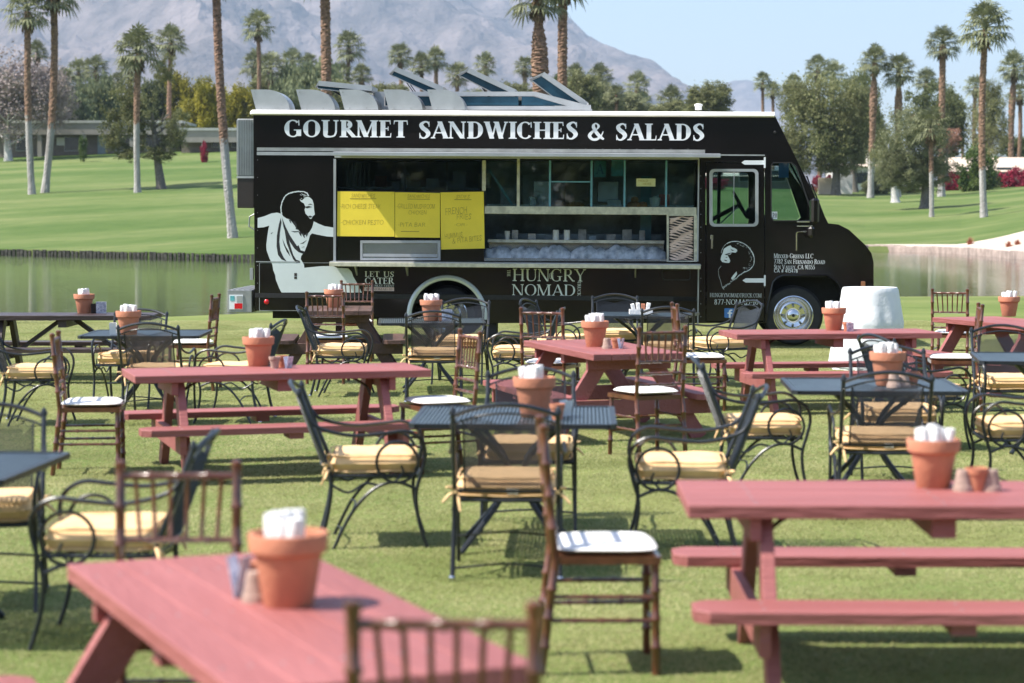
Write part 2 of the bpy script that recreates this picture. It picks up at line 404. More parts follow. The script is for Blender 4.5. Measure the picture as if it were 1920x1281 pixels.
# sand beach as a strip draped on the slope at the right
vs = []; fs = []; K = 8; cols = 60
for i in range(cols):
    px = 1640 + i * 14
    yf = lerp_tab(px, FAR); wd = np.interp(px, [1640, 1800, 1860, 1920, 2100, 2500], [0.8, 3.0, 11, 20, 22, 16])
    for k in range(K):
        Y = yf + 0.12 + wd * k / (K - 1) + 0.3 * noise.noise(Vector((px * 0.03, k, 0))); X = (px - 960) / FPX * Y
        vs.append((X, Y, terrain(X, Y) + 0.03 + (0.03 if k < K - 1 else -0.06)))
for i in range(cols - 1):
    for k in range(K - 1): a = i * K + k; fs.append((a, a + K, a + K + 1, a + 1))
mb = MB(); mb.add(vs, fs); tag(mb.build('sand_bank', M['sand'], smooth=True), kind='structure')

# mountains
def mountain_mat():
    m = bpy.data.materials.new('desert_rock'); m.use_nodes = True; n = m.node_tree; p = n.nodes['Principled BSDF']
    p.inputs['Roughness'].default_value = 0.95; p.inputs['Specular IOR Level'].default_value = 0.0
    tc = n.nodes.new('ShaderNodeTexCoord')
    a = n.nodes.new('ShaderNodeTexNoise'); a.inputs['Scale'].default_value = 0.005; a.inputs['Detail'].default_value = 10; a.inputs['Roughness'].default_value = 0.65
    n.links.new(tc.outputs['Object'], a.inputs['Vector'])
    r = n.nodes.new('ShaderNodeValToRGB'); r.color_ramp.elements[0].position = 0.36; r.color_ramp.elements[0].color = (0.085, 0.075, 0.072, 1)
    r.color_ramp.elements[1].position = 0.66; r.color_ramp.elements[1].color = (0.235, 0.195, 0.185, 1)
    n.links.new(a.outputs[0], r.inputs[0]); n.links.new(r.outputs[0], p.inputs['Base Color'])
    b = n.nodes.new('ShaderNodeTexNoise'); b.inputs['Scale'].default_value = 0.016; b.inputs['Detail'].default_value = 8
    n.links.new(tc.outputs['Object'], b.inputs['Vector'])
    bp = n.nodes.new('ShaderNodeBump'); bp.inputs['Strength'].default_value = 1.0; bp.inputs['Distance'].default_value = 38
    n.links.new(b.outputs[0], bp.inputs['Height']); n.links.new(bp.outputs[0], p.inputs['Normal'])
    return m
M['rock'] = mountain_mat()
def ridge(name, ycrest, depth, sky_px, seed, nx=300, ny=110, amp=1.0):
    """sky_px: (px, py) skyline as seen from the lawn; the slope falls towards the valley from the crest"""
    vs = []; fs = []
    x0 = (sky_px[0][0] - 960) / FPX * ycrest; x1 = (sky_px[-1][0] - 960) / FPX * ycrest
    for j in range(ny):
        t = j / (ny - 1)                       # 0 foot, 1 crest, beyond = back side
        Y = ycrest - depth * (1 - t * 1.25)
        for i in range(nx):
            X = x0 + (x1 - x0) * i / (nx - 1)
            px = 960 + FPX * X / ycrest
            crest = (402 - lerp_tab(px, sky_px)) / FPX * ycrest + CAMZ
            tt = min(1.0, t * 1.25)
            prof = tt ** 1.15 if t * 1.25 <= 1 else max(0, 1 - (t * 1.25 - 1) * 2.2)
            q = Vector((X * 0.0012 + Y * .0005, Y * 0.0009, seed))
            rg = noise.ridged_multi_fractal(q, 1.0, 2.1, 7, 1.0, 2.0)
            rg2 = noise.fractal(Vector((X * 0.006, Y * 0.006, seed + 5)), 1.0, 2.0, 5)
            z = crest * prof + amp * crest * ((rg - 1.05) * 0.22 * math.sin(math.pi * min(1, tt * 0.93)) + rg2 * 0.045 * min(1, prof * 4))
            vs.append((X, Y, max(-5 if t > 0.03 else -20, z)))
    for j in range(ny - 1):
        for i in range(nx - 1): a = j * nx + i; fs.append((a, a + 1, a + nx + 1, a + nx))
    mb = MB(); mb.add(vs, fs); tag(mb.build(name, M['rock'], smooth=True), kind='structure')
ridge('hills', 6500, 3200, [(-1500, 150), (-900, 20), (-200, -140), (300, -190), (700, -100), (900, -35), (960, -5), (1010, 18), (1060, 40), (1100, 75), (1160, 98), (1215, 118), (1250, 148), (1290, 172), (1340, 215), (1420, 290), (1600, 380), (1900, 400)], 2.3, 460, 150)
ridge('hills', 9800, 3000, [(900, 250), (1100, 190), (1230, 170), (1290, 163), (1335, 166), (1370, 152), (1400, 150), (1430, 163), (1500, 176), (1560, 205), (1620, 235), (1700, 275), (1850, 330), (2300, 380), (3600, 385)], 8.1, 240, 70, 0.7)

# ---------------------------------------------------------------- vegetation
def leafmat(name, c1, c2, transl=0.25, scale=1.2):
    return mat(name, c1, 0.6, var=0.1, scale=scale, col2=c2, transl=transl, spec=0.25, objvar=0.12)
LM = {
 'palm': leafmat('palm_leaf', (0.10, 0.115, 0.05), (0.27, 0.28, 0.15), 0.2, 2.5),
 'skirt': leafmat('dead_palm_leaf', (0.11, 0.075, 0.04), (0.22, 0.16, 0.09), 0.1, 3),
 'olive': leafmat('olive_leaf', (0.125, 0.135, 0.058), (0.285, 0.29, 0.13), 0.4, 2.4),
 'grey': leafmat('grey_green_leaf', (0.16, 0.175, 0.085), (0.32, 0.33, 0.18), 0.4, 2.4),
 'sage': leafmat('sage_leaf', (0.14, 0.165, 0.08), (0.27, 0.30, 0.16), 0.35, 2.4),
 'yellow': leafmat('yellow_green_leaf', (0.12, 0.125, 0.015), (0.42, 0.36, 0.04), 0.25),
 'dark': leafmat('dark_leaf', (0.075, 0.095, 0.036), (0.19, 0.21, 0.085), 0.38, 2.4),
 'green': leafmat('bright_leaf', (0.05, 0.095, 0.02), (0.17, 0.22, 0.06), 0.25),
 'bare': mat('bare_twigs', (0.29, 0.235, 0.215), 0.9, var=0.2, scale=2, objvar=0.05),
 'bloom': leafmat('magenta_flowers', (0.16, 0.012, 0.03), (0.42, 0.03, 0.07), 0.2, 3),
 'pinkbloom': leafmat('dusty_pink_flowers', (0.28, 0.14, 0.09), (0.48, 0.28, 0.2), 0.2, 3),
 'redgrass': leafmat('red_brown_grass', (0.30, 0.10, 0.06), (0.5, 0.22, 0.14), 0.2, 3),
}
M['bark'] = mat('grey_bark', (0.13, 0.115, 0.10), 0.9, var=0.35, scale=6, bump=0.5, bscale=12)
M['palebark'] = mat('white_bark', (0.50, 0.48, 0.45), 0.9, var=0.15, scale=3, bump=0.3)
def palm_bark():
    m = mat('palm_bark', (0.12, 0.065, 0.04), 0.9, var=0.3, scale=5, bump=0.8, bscale=9, col2=(0.33, 0.20, 0.13), stretch=(1, 1, 1.6))
    n = m.node_tree; p = n.nodes['Principled BSDF']
    src = p.inputs['Base Color'].links[0].from_socket
    at_ = n.nodes.new('ShaderNodeAttribute'); at_.attribute_name = 'old'
    nz = n.nodes.new('ShaderNodeTexNoise'); nz.inputs['Scale'].default_value = 4; nz.inputs['Detail'].default_value = 5
    r = n.nodes.new('ShaderNodeValToRGB'); r.color_ramp.elements[0].position = 0.3; r.color_ramp.elements[0].color = (0.20, 0.18, 0.165, 1); r.color_ramp.elements[1].position = 0.7; r.color_ramp.elements[1].color = (0.47, 0.45, 0.43, 1)
    n.links.new(nz.outputs[0], r.inputs[0])
    mx = n.nodes.new('ShaderNodeMix'); mx.data_type = 'RGBA'
    n.links.new(at_.outputs['Fac'], mx.inputs[0]); n.links.new(src, mx.inputs[6]); n.links.new(r.outputs[0], mx.inputs[7]); n.links.new(mx.outputs[2], p.inputs['Base Color'])
    return m
M['palmbark'] = palm_bark()
def crown_palm(seed, nl=46):
    rn = random.Random(seed); mb = MB()
    for k in range(nl):
        az = k * 2.39996 + rn.uniform(-.2, .2); f = (k + 0.5) / nl
        el = R(82 - 118 * f ** 0.85 + rn.uniform(-9, 9))
        out = Vector((math.cos(az), math.sin(az), 0)); d = out * math.cos(el) + Vector((0, 0, math.sin(el)))
        L = rn.uniform(0.72, 1.1); base = Vector((0, 0, 0.25 * (1 - f)))
        hub = base + d * L + Vector((0, 0, -0.10 * L * L))
        side = d.cross(Vector((0, 0, 1)))
        if side.length < 0.1: side = Vector((-out.y, out.x, 0))
        side.normalize(); nrm = side.cross(d).normalized()
        mb.tube([base, (base + hub) / 2 + Vector((0, 0, .03)), hub], [0.035, 0.025, 0.015], 3, cap=False)
        nb = 11; rr = rn.uniform(0.72, 0.95)
        for b in range(nb):
            a = R(-105 + 210 * b / (nb - 1)) + rn.uniform(-.05, .05)
            dir_ = (d * math.cos(a) + side * math.sin(a)).normalized()
            ln = rr * (1 - 0.25 * abs(a) / 2) * rn.uniform(.85, 1.05)
            w = 0.12 * ln / .8
            sd = dir_.cross(nrm).normalized() * w / 2
            m1 = hub + dir_ * ln * 0.55 + nrm * 0.04 - Vector((0, 0, 0.03)); tip = hub + dir_ * ln - Vector((0, 0, 0.17 + 0.25 * rn.random() * (1 if f > .3 else .4)))
            mb.add([hub, m1 - sd, m1 + sd, tip], [(0, 1, 2), (1, 3, 2)])
    return mb
def skirt_palm(seed):
    rn = random.Random(seed); mb = MB()
    for k in range(46):
        az = rn.uniform(0, 6.28); z0 = rn.uniform(-0.75, -0.05); r0 = 0.16
        o = Vector((math.cos(az), math.sin(az), 0)); b = o * r0 + Vector((0, 0, z0)); L = rn.uniform(0.3, 0.6)
        t = b + o * L * rn.uniform(0.2, 0.6) + Vector((0, 0, -L)); s = Vector((-o.y, o.x, 0)) * rn.uniform(.05, .12)
        mb.add([b, (b + t) / 2 + s + o * .06, t, (b + t) / 2 - s + o * .06], [(0, 1, 2, 3)])
    return mb
PALM_C = []; PALM_S = []
for s_ in range(5):
    a = crown_palm(s_ + 1, 40 + 3 * s_); me = bpy.data.meshes.new('crown'); me.from_pydata(a.v, [], a.f); me.materials.append(LM['palm']); PALM_C.append(me)
    a = skirt_palm(s_ + 11); me = bpy.data.meshes.new('dead_fronds'); me.from_pydata(a.v, [], a.f); me.materials.append(LM['skirt']); PALM_S.append(me)
def palm(base, top, rad, crown_r, label, seed, greyfrac=0.35, group=None, rings=70, hourglass=0.0, skirt=True):
    """a fan palm with its foot at base and its crown centre at top (world points)"""
    rn = random.Random(seed)
    r = empty('palm_tree', base); tag(r, label, 'palm tree', group)
    H = Vector(top) - Vector(base); H.z -= 0.15
    n = 12; vs = []; fs = []; old = []
    bend = Vector((rn.uniform(-.25, .25), rn.uniform(-.25, .25), 0)) * H.length / 14
    for k in range(rings + 1):
        t = k / rings; c = H * t + bend * math.sin(math.pi * t)
        rr = rad * (1.28 - 0.28 * min(1, t * 12)) * (1.0 - 0.12 * t)
        rr *= 1 + hourglass * math.exp(-((t - 0.72) / 0.12) ** 2) - hourglass * 1.6 * math.exp(-((t - 0.93) / 0.06) ** 2)
        rough = 0.15 if t > greyfrac else 0.05
        for j in range(n):
            a = 2 * math.pi * j / n
            spiral = 0.5 + 0.5 * math.sin(k * 2.2 + a * 3)
            q = rr * (1 + rough * (spiral - 0.4) + rough * rn.uniform(-.6, .8))
            vs.append(c + Vector((math.cos(a) * q, math.sin(a) * q, 0))); old.append(1.0 if t + rn.uniform(-.02, .02) < greyfrac else 0.0)
    for k in range(rings):
        for j in range(n): fs.append((k * n + j, k * n + (j + 1) % n, (k + 1) * n + (j + 1) % n, (k + 1) * n + j))
    mb = MB(); mb.add(vs, fs); o = mb.build('trunk', M['palmbark'], r)
    at_ = o.data.attributes.new('old', 'FLOAT', 'POINT'); at_.data.foreach_set('value', old)
    c = bpy.data.objects.new('crown', PALM_C[seed % 5]); COL.objects.link(c); c.parent = r; c.location = H
    s = crown_r / 1.6; c.scale = (s, s, s * rn.uniform(.9, 1.1)); c.rotation_euler = (rn.uniform(-.1, .1), rn.uniform(-.1, .1), rn.uniform(0, 6.28))
    if skirt:
        d = bpy.data.objects.new('dead_fronds', PALM_S[seed % 5]); COL.objects.link(d); d.parent = r; d.location = H; d.scale = (s, s, s * 1.1); d.rotation_euler = (0, 0, rn.uniform(0, 6.28))
    return r
def palm_px(bx, by, cx, cy, wpx, rpx, label, seed, Y=None, **kw):
    """foot and crown as measured on the photograph; Y is the distance when the foot is hidden"""
    if Y is None:
        b = at_terrain(bx, by); Y = b.y
    else: b = on_terrain(bx, Y)
    t = atY(cx, cy, Y)
    b.z -= 0.1
    return palm(b, t, wpx / 2 * Y / FPX, rpx * Y / FPX * 1.28, label, seed, **kw)

def leaf_cloud(seed, nclump=90, per=60, leaf=0.22, flat=1.0, shell=0.72, droop=0.0, lumps=0.35):
    """leaves in clumps inside a unit-radius crown"""
    rn = np.random.RandomState(seed); vs = []; fs = []
    C = []
    while len(C) < nclump:
        v = rn.normal(size=3); v /= np.linalg.norm(v)
        rr = (shell + (1 - shell) * rn.rand()) if rn.rand() < 0.75 else rn.rand() * shell
        k = 1 + lumps * noise.noise(Vector((v[0] * 1.7, v[1] * 1.7, v[2] * 1.7 + seed)))
        C.append(v * rr * k)
    V = []
    for c in C:
        cr = rn.uniform(0.11, 0.24)
        for _ in range(per):
            o = rn.normal(size=3) * cr * 0.55; o[2] -= droop * rn.rand() * cr
            p = c + o
            a = rn.normal(size=3); a /= np.linalg.norm(a); b = np.cross(a, rn.normal(size=3)); b /= np.linalg.norm(b)
            if droop > 0.2: a = a * 0.35 + np.array([0, 0, -1.0]); a /= np.linalg.norm(a); b = np.cross(a, rn.normal(size=3)); b /= np.linalg.norm(b)
            s = leaf * rn.uniform(.6, 1.3) * 0.5
            V.append((p - a * s, p + b * s * 0.45, p + a * s, p - b * s * 0.45))
    vs = [tuple(q) for quad in V for q in quad]; fs = [(4 * i, 4 * i + 1, 4 * i + 2, 4 * i + 3) for i in range(len(V))]
    return vs, fs
CLOUD = {}
def cloud_mesh(kind, variant):
    key = (kind, variant)
    if key not in CLOUD:
        pr = dict(round=dict(nclump=170, per=60, leaf=0.13, shell=.6), loose=dict(nclump=85, per=70, leaf=0.10, shell=0.5, lumps=0.8), weep=dict(nclump=170, per=60, leaf=0.16, droop=1.4, shell=.6),
                  big=dict(nclump=190, per=75, leaf=0.075, shell=0.6, lumps=0.7), bush=dict(nclump=90, per=50, leaf=0.16), twig=dict(nclump=220, per=60, leaf=0.075, shell=0.35))[kind]
        CLOUD[key] = leaf_cloud(variant * 13 + 5, **pr)
    return CLOUD[key]
def limb_set(rn, H, R_, rad, nl=7, start=0.35):
    mb = MB(); lean = Vector((rn.uniform(-.1, .1), 0, 0)) * H
    tr = smooth_path([(0, 0, 0), lean * 0.3 + Vector((0, 0, H * .3)), lean * .7 + Vector((0, 0, H * .62)), lean + Vector((0, 0, H * 0.85))], 4)
    mb.tube(tr, [rad * (1.35 - 1.0 * (i / (len(tr) - 1)) ** 0.8) if i else rad * 1.5 for i in range(len(tr))], 9)
    for k in range(nl):
        t = start + (0.85 - start) * k / nl; p = tr[int(t * (len(tr) - 1))]
        a = k * 2.4 + rn.uniform(-.3, .3); e = rn.uniform(.35, .8)
        d = Vector((math.cos(a) * math.cos(e), math.sin(a) * math.cos(e), math.sin(e))) * R_ * rn.uniform(.7, .95)
        q = smooth_path([p, p + d * .4 + Vector((0, 0, -.05 * R_)), p + d], 3)
        mb.tube(q, [rad * 0.45 * (1 - .85 * i / (len(q) - 1)) for i in range(len(q))], 5)
        for s in (-1, 1):
            dd = Vector((d.x * .5 - s * d.y * .4, d.y * .5 + s * d.x * .4, d.z * .7 + .1)); c = p + d * .5
            mb.tube([c, c + dd * .5, c + dd * .9], [rad * .22, rad * .12, rad * .04], 4)
    return mb
MESHCACHE = {}
def tree(name, base, trunk_h, rx, rz, leafm, label, seed, kind='round', rad=0.2, barkm='bark', cz=None, cat='tree', group=None, off=(0, 0), variant=None, lean=0.0, extra=None):
    rn = random.Random(seed); r = empty(name, base); tag(r, label, cat, group)
    cz = cz if cz is not None else trunk_h + rz * 0.8
    v = variant if variant is not None else seed % 4
    key = (kind, v, leafm)
    if key not in MESHCACHE:
        vs, fs = cloud_mesh(kind, v); me = bpy.data.meshes.new('crown'); me.from_pydata(vs, [], fs); me.materials.append(LM[leafm]); MESHCACHE[key] = me
    if trunk_h > 0:
        mb = limb_set(rn, cz + rz * .3, rx, rad, start=min(.7, max(.25, trunk_h / (cz + rz * .3))))
        if lean: mb.v = [(x + lean * min(1, z / max(.1, cz)) ** 1.0, y, z) for x, y, z in mb.v]
        mb.build('trunk', M[barkm], r, smooth=True)
    c = bpy.data.objects.new('crown' if cat == 'tree' else 'foliage', MESHCACHE[key]); COL.objects.link(c); c.parent = r
    c.location = (off[0] + lean, off[1], cz); c.scale = (rx, rx * rn.uniform(.85, 1.05), rz); c.rotation_euler = (0, 0, rn.uniform(0, 6.28))
    if extra:
        for (ox, oz, sx, sz) in extra:
            c2 = bpy.data.objects.new('crown' if cat == 'tree' else 'foliage', MESHCACHE[key]); COL.objects.link(c2); c2.parent = r
            c2.location = (ox, rn.uniform(-.3, .3), oz); c2.scale = (sx, sx, sz); c2.rotation_euler = (0, 0, rn.uniform(0, 6.28))
    return r
def tree_px(name, cx, cy, rxp, rzp, leafm, label, seed, base_py=None, Y=None, bx=None, **kw):
    if base_py is not None: b = at_terrain(bx if bx else cx, base_py)
    else: b = on_terrain(bx if bx else cx, Y)
    Y = b.y; k = Y / FPX
    c = atY(cx, cy, Y); rx = rxp * k; rz = rzp * k; cz = c.z - b.z
    th = kw.pop('trunk_h', max(0.3, cz - rz * 0.7))
    b.z -= 0.05
    ex = kw.pop('extra_px', None)
    if ex: kw['extra'] = [((x - (bx or cx)) * k, atY(x, y, Y).z - b.z, sx * k, sz * k) for x, y, sx, sz in ex]
    off = ((cx - (bx if bx else cx)) * k, 0)
    return tree(name, b, th, rx, rz, leafm, label, seed, cz=cz, off=off, **kw)

# big palms on the far shore
palm_px(60, 365, 52, 18, 13, 40, 'leftmost tall palm on the slope with a dark collar below its crown', 1, greyfrac=0.42)
palm_px(84, 362, 101, -22, 14, 48, 'tall leaning palm just right of the leftmost one, its crown cut by the top edge', 2, greyfrac=0.33)
palm_px(258, 362, 259, 96, 12, 40, 'shaggy palm standing alone on the lawn left of the slanting tree', 3, greyfrac=0.5, hourglass=0.1)
palm_px(437, 447, 404, -70, 17, 60, 'rough barked palm on the near bank just left of the truck', 4, greyfrac=0.36, rings=150)
palm_px(612, 430, 608, -75, 20, 62, 'rough barked palm rising behind the roof hoods of the truck', 5, Y=118, greyfrac=0.2, rings=150)
palm_px(1010, 430, 1008, -12, 25, 50, 'thick palm with bulging collar behind the truck roof hatches', 6, Y=110, greyfrac=0.2, rings=150, hourglass=0.35)
palm_px(1058, 430, 1056, -45, 19, 58, 'slimmer tall palm just right of the thick one behind the truck', 7, Y=116, greyfrac=0.2, rings=150)
palm_px(1845, 408, 1847, 52, 13, 43, 'tallest palm on the right slope, in front of the clipped hedge', 8, greyfrac=0.27, rings=110)
palm_px(1632, 372, 1640, 115, 12, 27, 'palm with narrow bare neck right of the big olive coloured tree', 9, greyfrac=0.3, hourglass=0.3)
palm_px(1747, 407, 1745, 236, 9, 34, 'short slender palm with drooping crown in front of the grey green tree', 10, greyfrac=0.5)
palm_px(1762, 372, 1768, 80, 13, 31, 'second tallest palm on the right, rising behind the short slender one', 11, Y=185, greyfrac=0.1)
palm_px(1680, 380, 1686, 133, 12, 29, 'palm with fat shaggy trunk and thin neck above the grey green tree', 12, Y=188, greyfrac=0.15, hourglass=0.35)
palm_px(320, 330, 321, 78, 9, 29, 'brown trunked palm behind the slanting tree on the left', 13, Y=222, greyfrac=0.0)
palm_px(1893, 345, 1902, 128, 11, 27, 'palm with thin neck near the right edge above the beige roof', 14, Y=235, greyfrac=0.0, hourglass=0.3)
palm_px(1902, 345, 1912, 175, 8, 22, 'small palm leaning beside the thin necked one at the right edge', 15, Y=240, greyfrac=0.0)
far = [(484, 50, 28, 'palm alone high above the sage tree left of the roof hoods'), (655, 88, 27, 'palm just right of the rough trunk behind the roof hoods'), (750, 104, 23, 'palm above the second open roof hatch'),
 (790, 121, 21, 'left one of the close palm pair right of the second roof hatch'), (817, 112, 21, 'right one of the close palm pair right of the second roof hatch'), (858, 140, 22, 'low palm behind the third roof hatch'), (910, 122, 20, 'palm above the third open roof hatch'),
 (984, 125, 20, 'palm half hidden by the thick palm trunk'), (1078, 140, 20, 'low palm right of the tall slim trunk behind the truck'), (1125, 143, 23, 'palm above the truck roof right of the last hatch'), (1156, 176, 17, 'small low palm between two taller ones above the truck roof'),
 (1195, 162, 23, 'palm at the foot of the mountain ridge above the letters of the truck'), (1202, 192, 22, 'squat palm crown just above the truck roof'), (1258, 190, 26, 'wide palm crown above the ampersand on the truck'),
 (478, 122, 24, 'left crown of the palm clump left of the roof hoods'), (507, 128, 26, 'middle crown of the palm clump left of the roof hoods'), (548, 118, 24, 'dark palm crown above the sage coloured tree'), (580, 120, 18, 'small palm crown between the sage tree and the rough trunk'),
 (640, 140, 20, 'low palm beside the rough trunk behind the hoods'), (678, 140, 20, 'low palm crown right of the brown trunk behind the hoods'),
 (179, 130, 24, 'palm crown above the grey green shrubs on the left'), (148, 134, 22, 'palm just left of the crown above the grey green shrubs'), (122, 152, 22, 'pale palm crown behind the second tall trunk'), (70, 98, 20, 'palm crown between the two leftmost tall trunks'),
 (204, 163, 14, 'small distant palm left of the slanting tree'), (222, 152, 16, 'small distant palm beside the shaggy palm'), (244, 130, 22, 'pale palm crown behind the shaggy palm'),
 (1430, 152, 17, 'left palm of the far pair above the windscreen of the truck'), (1449, 170, 15, 'right palm of the far pair above the windscreen of the truck'), (1488, 155, 17, 'low palm at the left shoulder of the big olive tree'), (1534, 130, 24, 'left palm crown on top of the big olive tree'), (1562, 142, 25, 'right palm crown on top of the big olive tree'),
 (1620, 162, 22, 'palm crown just left of the thin necked palm'), (1737, 152, 22, 'palm crown between the two tall palms on the right'), (1782, 190, 19, 'pale small palm crown right of the second tallest palm'), (1829, 162, 20, 'dark palm crown left of the tallest trunk'), (1800, 205, 15, 'lowest palm crown left of the conifer')]
for i, (x, y, r_, lab) in enumerate(far):
    Yd = 240 + (i * 37) % 90 if i > 0 else 235
    palm_px(x + random.uniform(-3, 3), 330, x, y, 6.0 if r_ < 20 else 8.0, r_, lab, 20 + i, Y=Yd, greyfrac=0.0, rings=34, group='distant fan palms')

# trees and shrubs
tree_px('slanting_tree', 275, 205, 58, 62, 'olive', 'slanting olive green tree casting a shadow on the left lawn', 2, base_py=355, bx=303, kind='loose', rad=0.30, lean=-1.3, extra_px=[(215, 262, 26, 22), (240, 285, 34, 18), (330, 245, 30, 40), (300, 285, 40, 20), (310, 130, 24, 30)])
tree_px('bare_tree', 20, 178, 88, 80, 'bare', 'leafless pinkish tree with white trunk at the left edge', 3, base_py=302, bx=16, kind='twig', rad=0.34, barkm='palebark', trunk_h=1.4, extra_px=[(100, 180, 46, 62)])
for i, (x, y, rx, rz, k, lab) in enumerate([(100, 215, 40, 60, 'bare', 'bare brownish tree behind the two leftmost palms'), (140, 215, 38, 40, 'sage', 'soft grey green shrub tree above the flat roof, leftmost'), (185, 195, 38, 50, 'sage', 'taller soft grey green tree above the flat roof'), (225, 215, 32, 36, 'sage', 'soft grey green tree just left of the shaggy palm'),
      (346, 196, 27, 50, 'yellow', 'left yellow green tree behind the flat roof'), (398, 200, 30, 44, 'yellow', 'middle yellow green tree behind the flat roof'), (458, 205, 26, 42, 'yellow', 'right yellow green tree beside the truck'),
      (585, 170, 52, 55, 'sage', 'big sage green tree behind the roof hoods of the truck'), (510, 190, 40, 42, 'olive', 'olive green tree left of the big sage one'),
      (1090, 175, 36, 34, 'olive', 'brownish olive tree behind the last roof hatch'), (1050, 165, 22, 22, 'green', 'small bright tree behind the slim tall palm'), (960, 185, 40, 28, 'olive', 'low olive tree behind the skylight'), (1160, 205, 50, 26, 'grey', 'low grey tree line above the truck roof'), (1326, 190, 36, 30, 'olive', 'round olive tree at the right end of the truck roof'), (880, 190, 30, 20, 'grey', 'low grey tree behind the third roof hatch'), (730, 180, 34, 22, 'olive', 'low olive tree behind the second roof hatch'), (1255, 212, 34, 20, 'olive', 'low olive tree under the wide palm crown'), (300, 200, 34, 50, 'dark', 'dark olive tree between the slanting tree and the yellow green ones'), (372, 215, 26, 32, 'yellow', 'low yellow green tree in the gap behind the roof'), (428, 212, 24, 36, 'yellow', 'yellow green tree directly behind the rough palm trunk'), (160, 225, 46, 30, 'sage', 'low soft grey green mass above the roof edge'), (60, 235, 50, 40, 'dark', 'dark low tree behind the two leftmost palms'), (640, 190, 40, 34, 'olive', 'olive tree behind the first roof hatch'), (545, 200, 40, 34, 'sage', 'sage green tree just above the second roof hood'), (1120, 190, 40, 30, 'grey', 'grey olive tree right of the last hatch')]):
    tree_px('tree', x, y, rx * 1.28, rz * 1.15, k, lab, 30 + i, Y=236 + (i * 7) % 30, kind='twig' if k == 'bare' else ('weep' if k == 'sage' else 'round'), rad=0.2)
tree_px('big_tree', 1540, 225, 78, 88, 'olive', 'largest olive coloured tree on the right lawn beside the windscreen', 5, base_py=366, bx=1567, kind='big', rad=0.36, extra_px=[(1490, 285, 46, 46), (1600, 240, 40, 80), (1500, 190, 40, 40), (1570, 300, 50, 36)], barkm='bark')
tree_px('tree', 1600, 215, 52, 84, 'dark', 'dark dense tree right behind the largest olive tree', 55, Y=205, kind='big', rad=0.3)
tree_px('tree', 1710, 262, 62, 60, 'grey', 'wide grey green tree behind the short slender palm', 6, base_py=391, bx=1733, kind='big', rad=0.28, extra_px=[(1670, 320, 34, 34), (1745, 320, 48, 38), (1700, 330, 40, 30)])
tree_px('tree', 1665, 300, 34, 60, 'olive', 'grey trunked tree left of the wide grey green one', 57, base_py=380, bx=1679, kind='loose', rad=0.3, barkm='palebark')
tree_px('tree', 1850, 240, 42, 66, 'olive', 'conical tree right behind the tallest palm', 7, Y=222, kind='big', rad=0.25, extra_px=[(1855, 180, 20, 30)])
tree_px('tree', 1732, 200, 50, 50, 'dark', 'loose dark tree between the palms on the right', 58, Y=230, kind='loose', rad=0.25)
tree_px('tree', 1775, 235, 34, 62, 'dark', 'dark tree left of the conical one', 59, Y=226, kind='round', rad=0.25)
tree_px('tree', 1905, 275, 40, 22, 'dark', 'low dark tree above the beige roof at the right edge', 60, Y=260, kind='round', rad=0.2)
tree_px('tree', 1630, 260, 30, 70, 'grey', 'thin grey tree behind the thin necked palm', 61, Y=228, kind='round', rad=0.2)
tree_px('flowering_tree', 1725, 240, 34, 26, 'pinkbloom', 'dusty pink flowering tree above the wide grey green tree', 62, Y=212, kind='loose', rad=0.15)
tree_px('flowering_tree', 1772, 258, 28, 22, 'pinkbloom', 'small dusty pink flowering tree behind the slender palm', 63, Y=214, kind='loose', rad=0.15)
for i, (x, y, rx, rz, k, lab) in enumerate([(1828, 318, 36, 48, 'green', 'bright green shrub behind the tallest palm'), (1816, 360, 22, 18, 'green', 'low green bush at the foot of the bright shrub'), (1868, 370, 10, 8, 'sage', 'small pale mound by the tall palm foot'),
      (1645, 355, 26, 16, 'olive', 'low olive bush at the foot of the wide tree'), (1700, 352, 24, 14, 'dark', 'dark low bush behind the grey trunk'), (1625, 350, 14, 12, 'grey', 'small grey bush beside the thin necked palm'), (1850, 345, 26, 28, 'dark', 'dark shrub right of the bright green one')]):
    tree_px('shrub', x, y, rx, rz, k, lab, 70 + i, Y=196 + i, kind='bush', trunk_h=0, cat='shrub')
for i, (x, y, rx, rz, lab) in enumerate([(1893, 345, 28, 31, 'magenta bougainvillea hedge block nearest the right edge'), (1930, 345, 24, 30, 'magenta bougainvillea at the very right edge'), (1786, 347, 15, 27, 'narrow magenta bougainvillea left of the bright shrub'), (1806, 346, 14, 26, 'magenta bougainvillea touching the bright shrub'), (1770, 350, 10, 18, 'small magenta bougainvillea behind the slender palm'),
      (1529, 343, 9, 15, 'magenta bougainvillea just right of the windscreen'), (1552, 340, 7, 14, 'little magenta bougainvillea by the thin pink trunk'), (1703, 360, 16, 8, 'low magenta flowers behind the grey trunk'), (386, 286, 8, 22, 'red creeper climbing a post of the flat house'), (1340, 345, 30, 12, 'magenta flowers seen through the truck door window')]):
    tree_px('bougainvillea', x, y, rx, rz, 'bloom', lab, 90 + i, Y=(202 if x > 1000 else 196), kind='bush', trunk_h=0, cat='flowering shrub')
tree_px('post_creeper', 160, 278, 9, 24, 'green', 'clipped green creeper on a post of the flat house', 99, Y=205, kind='bush', trunk_h=0, cat='creeper')
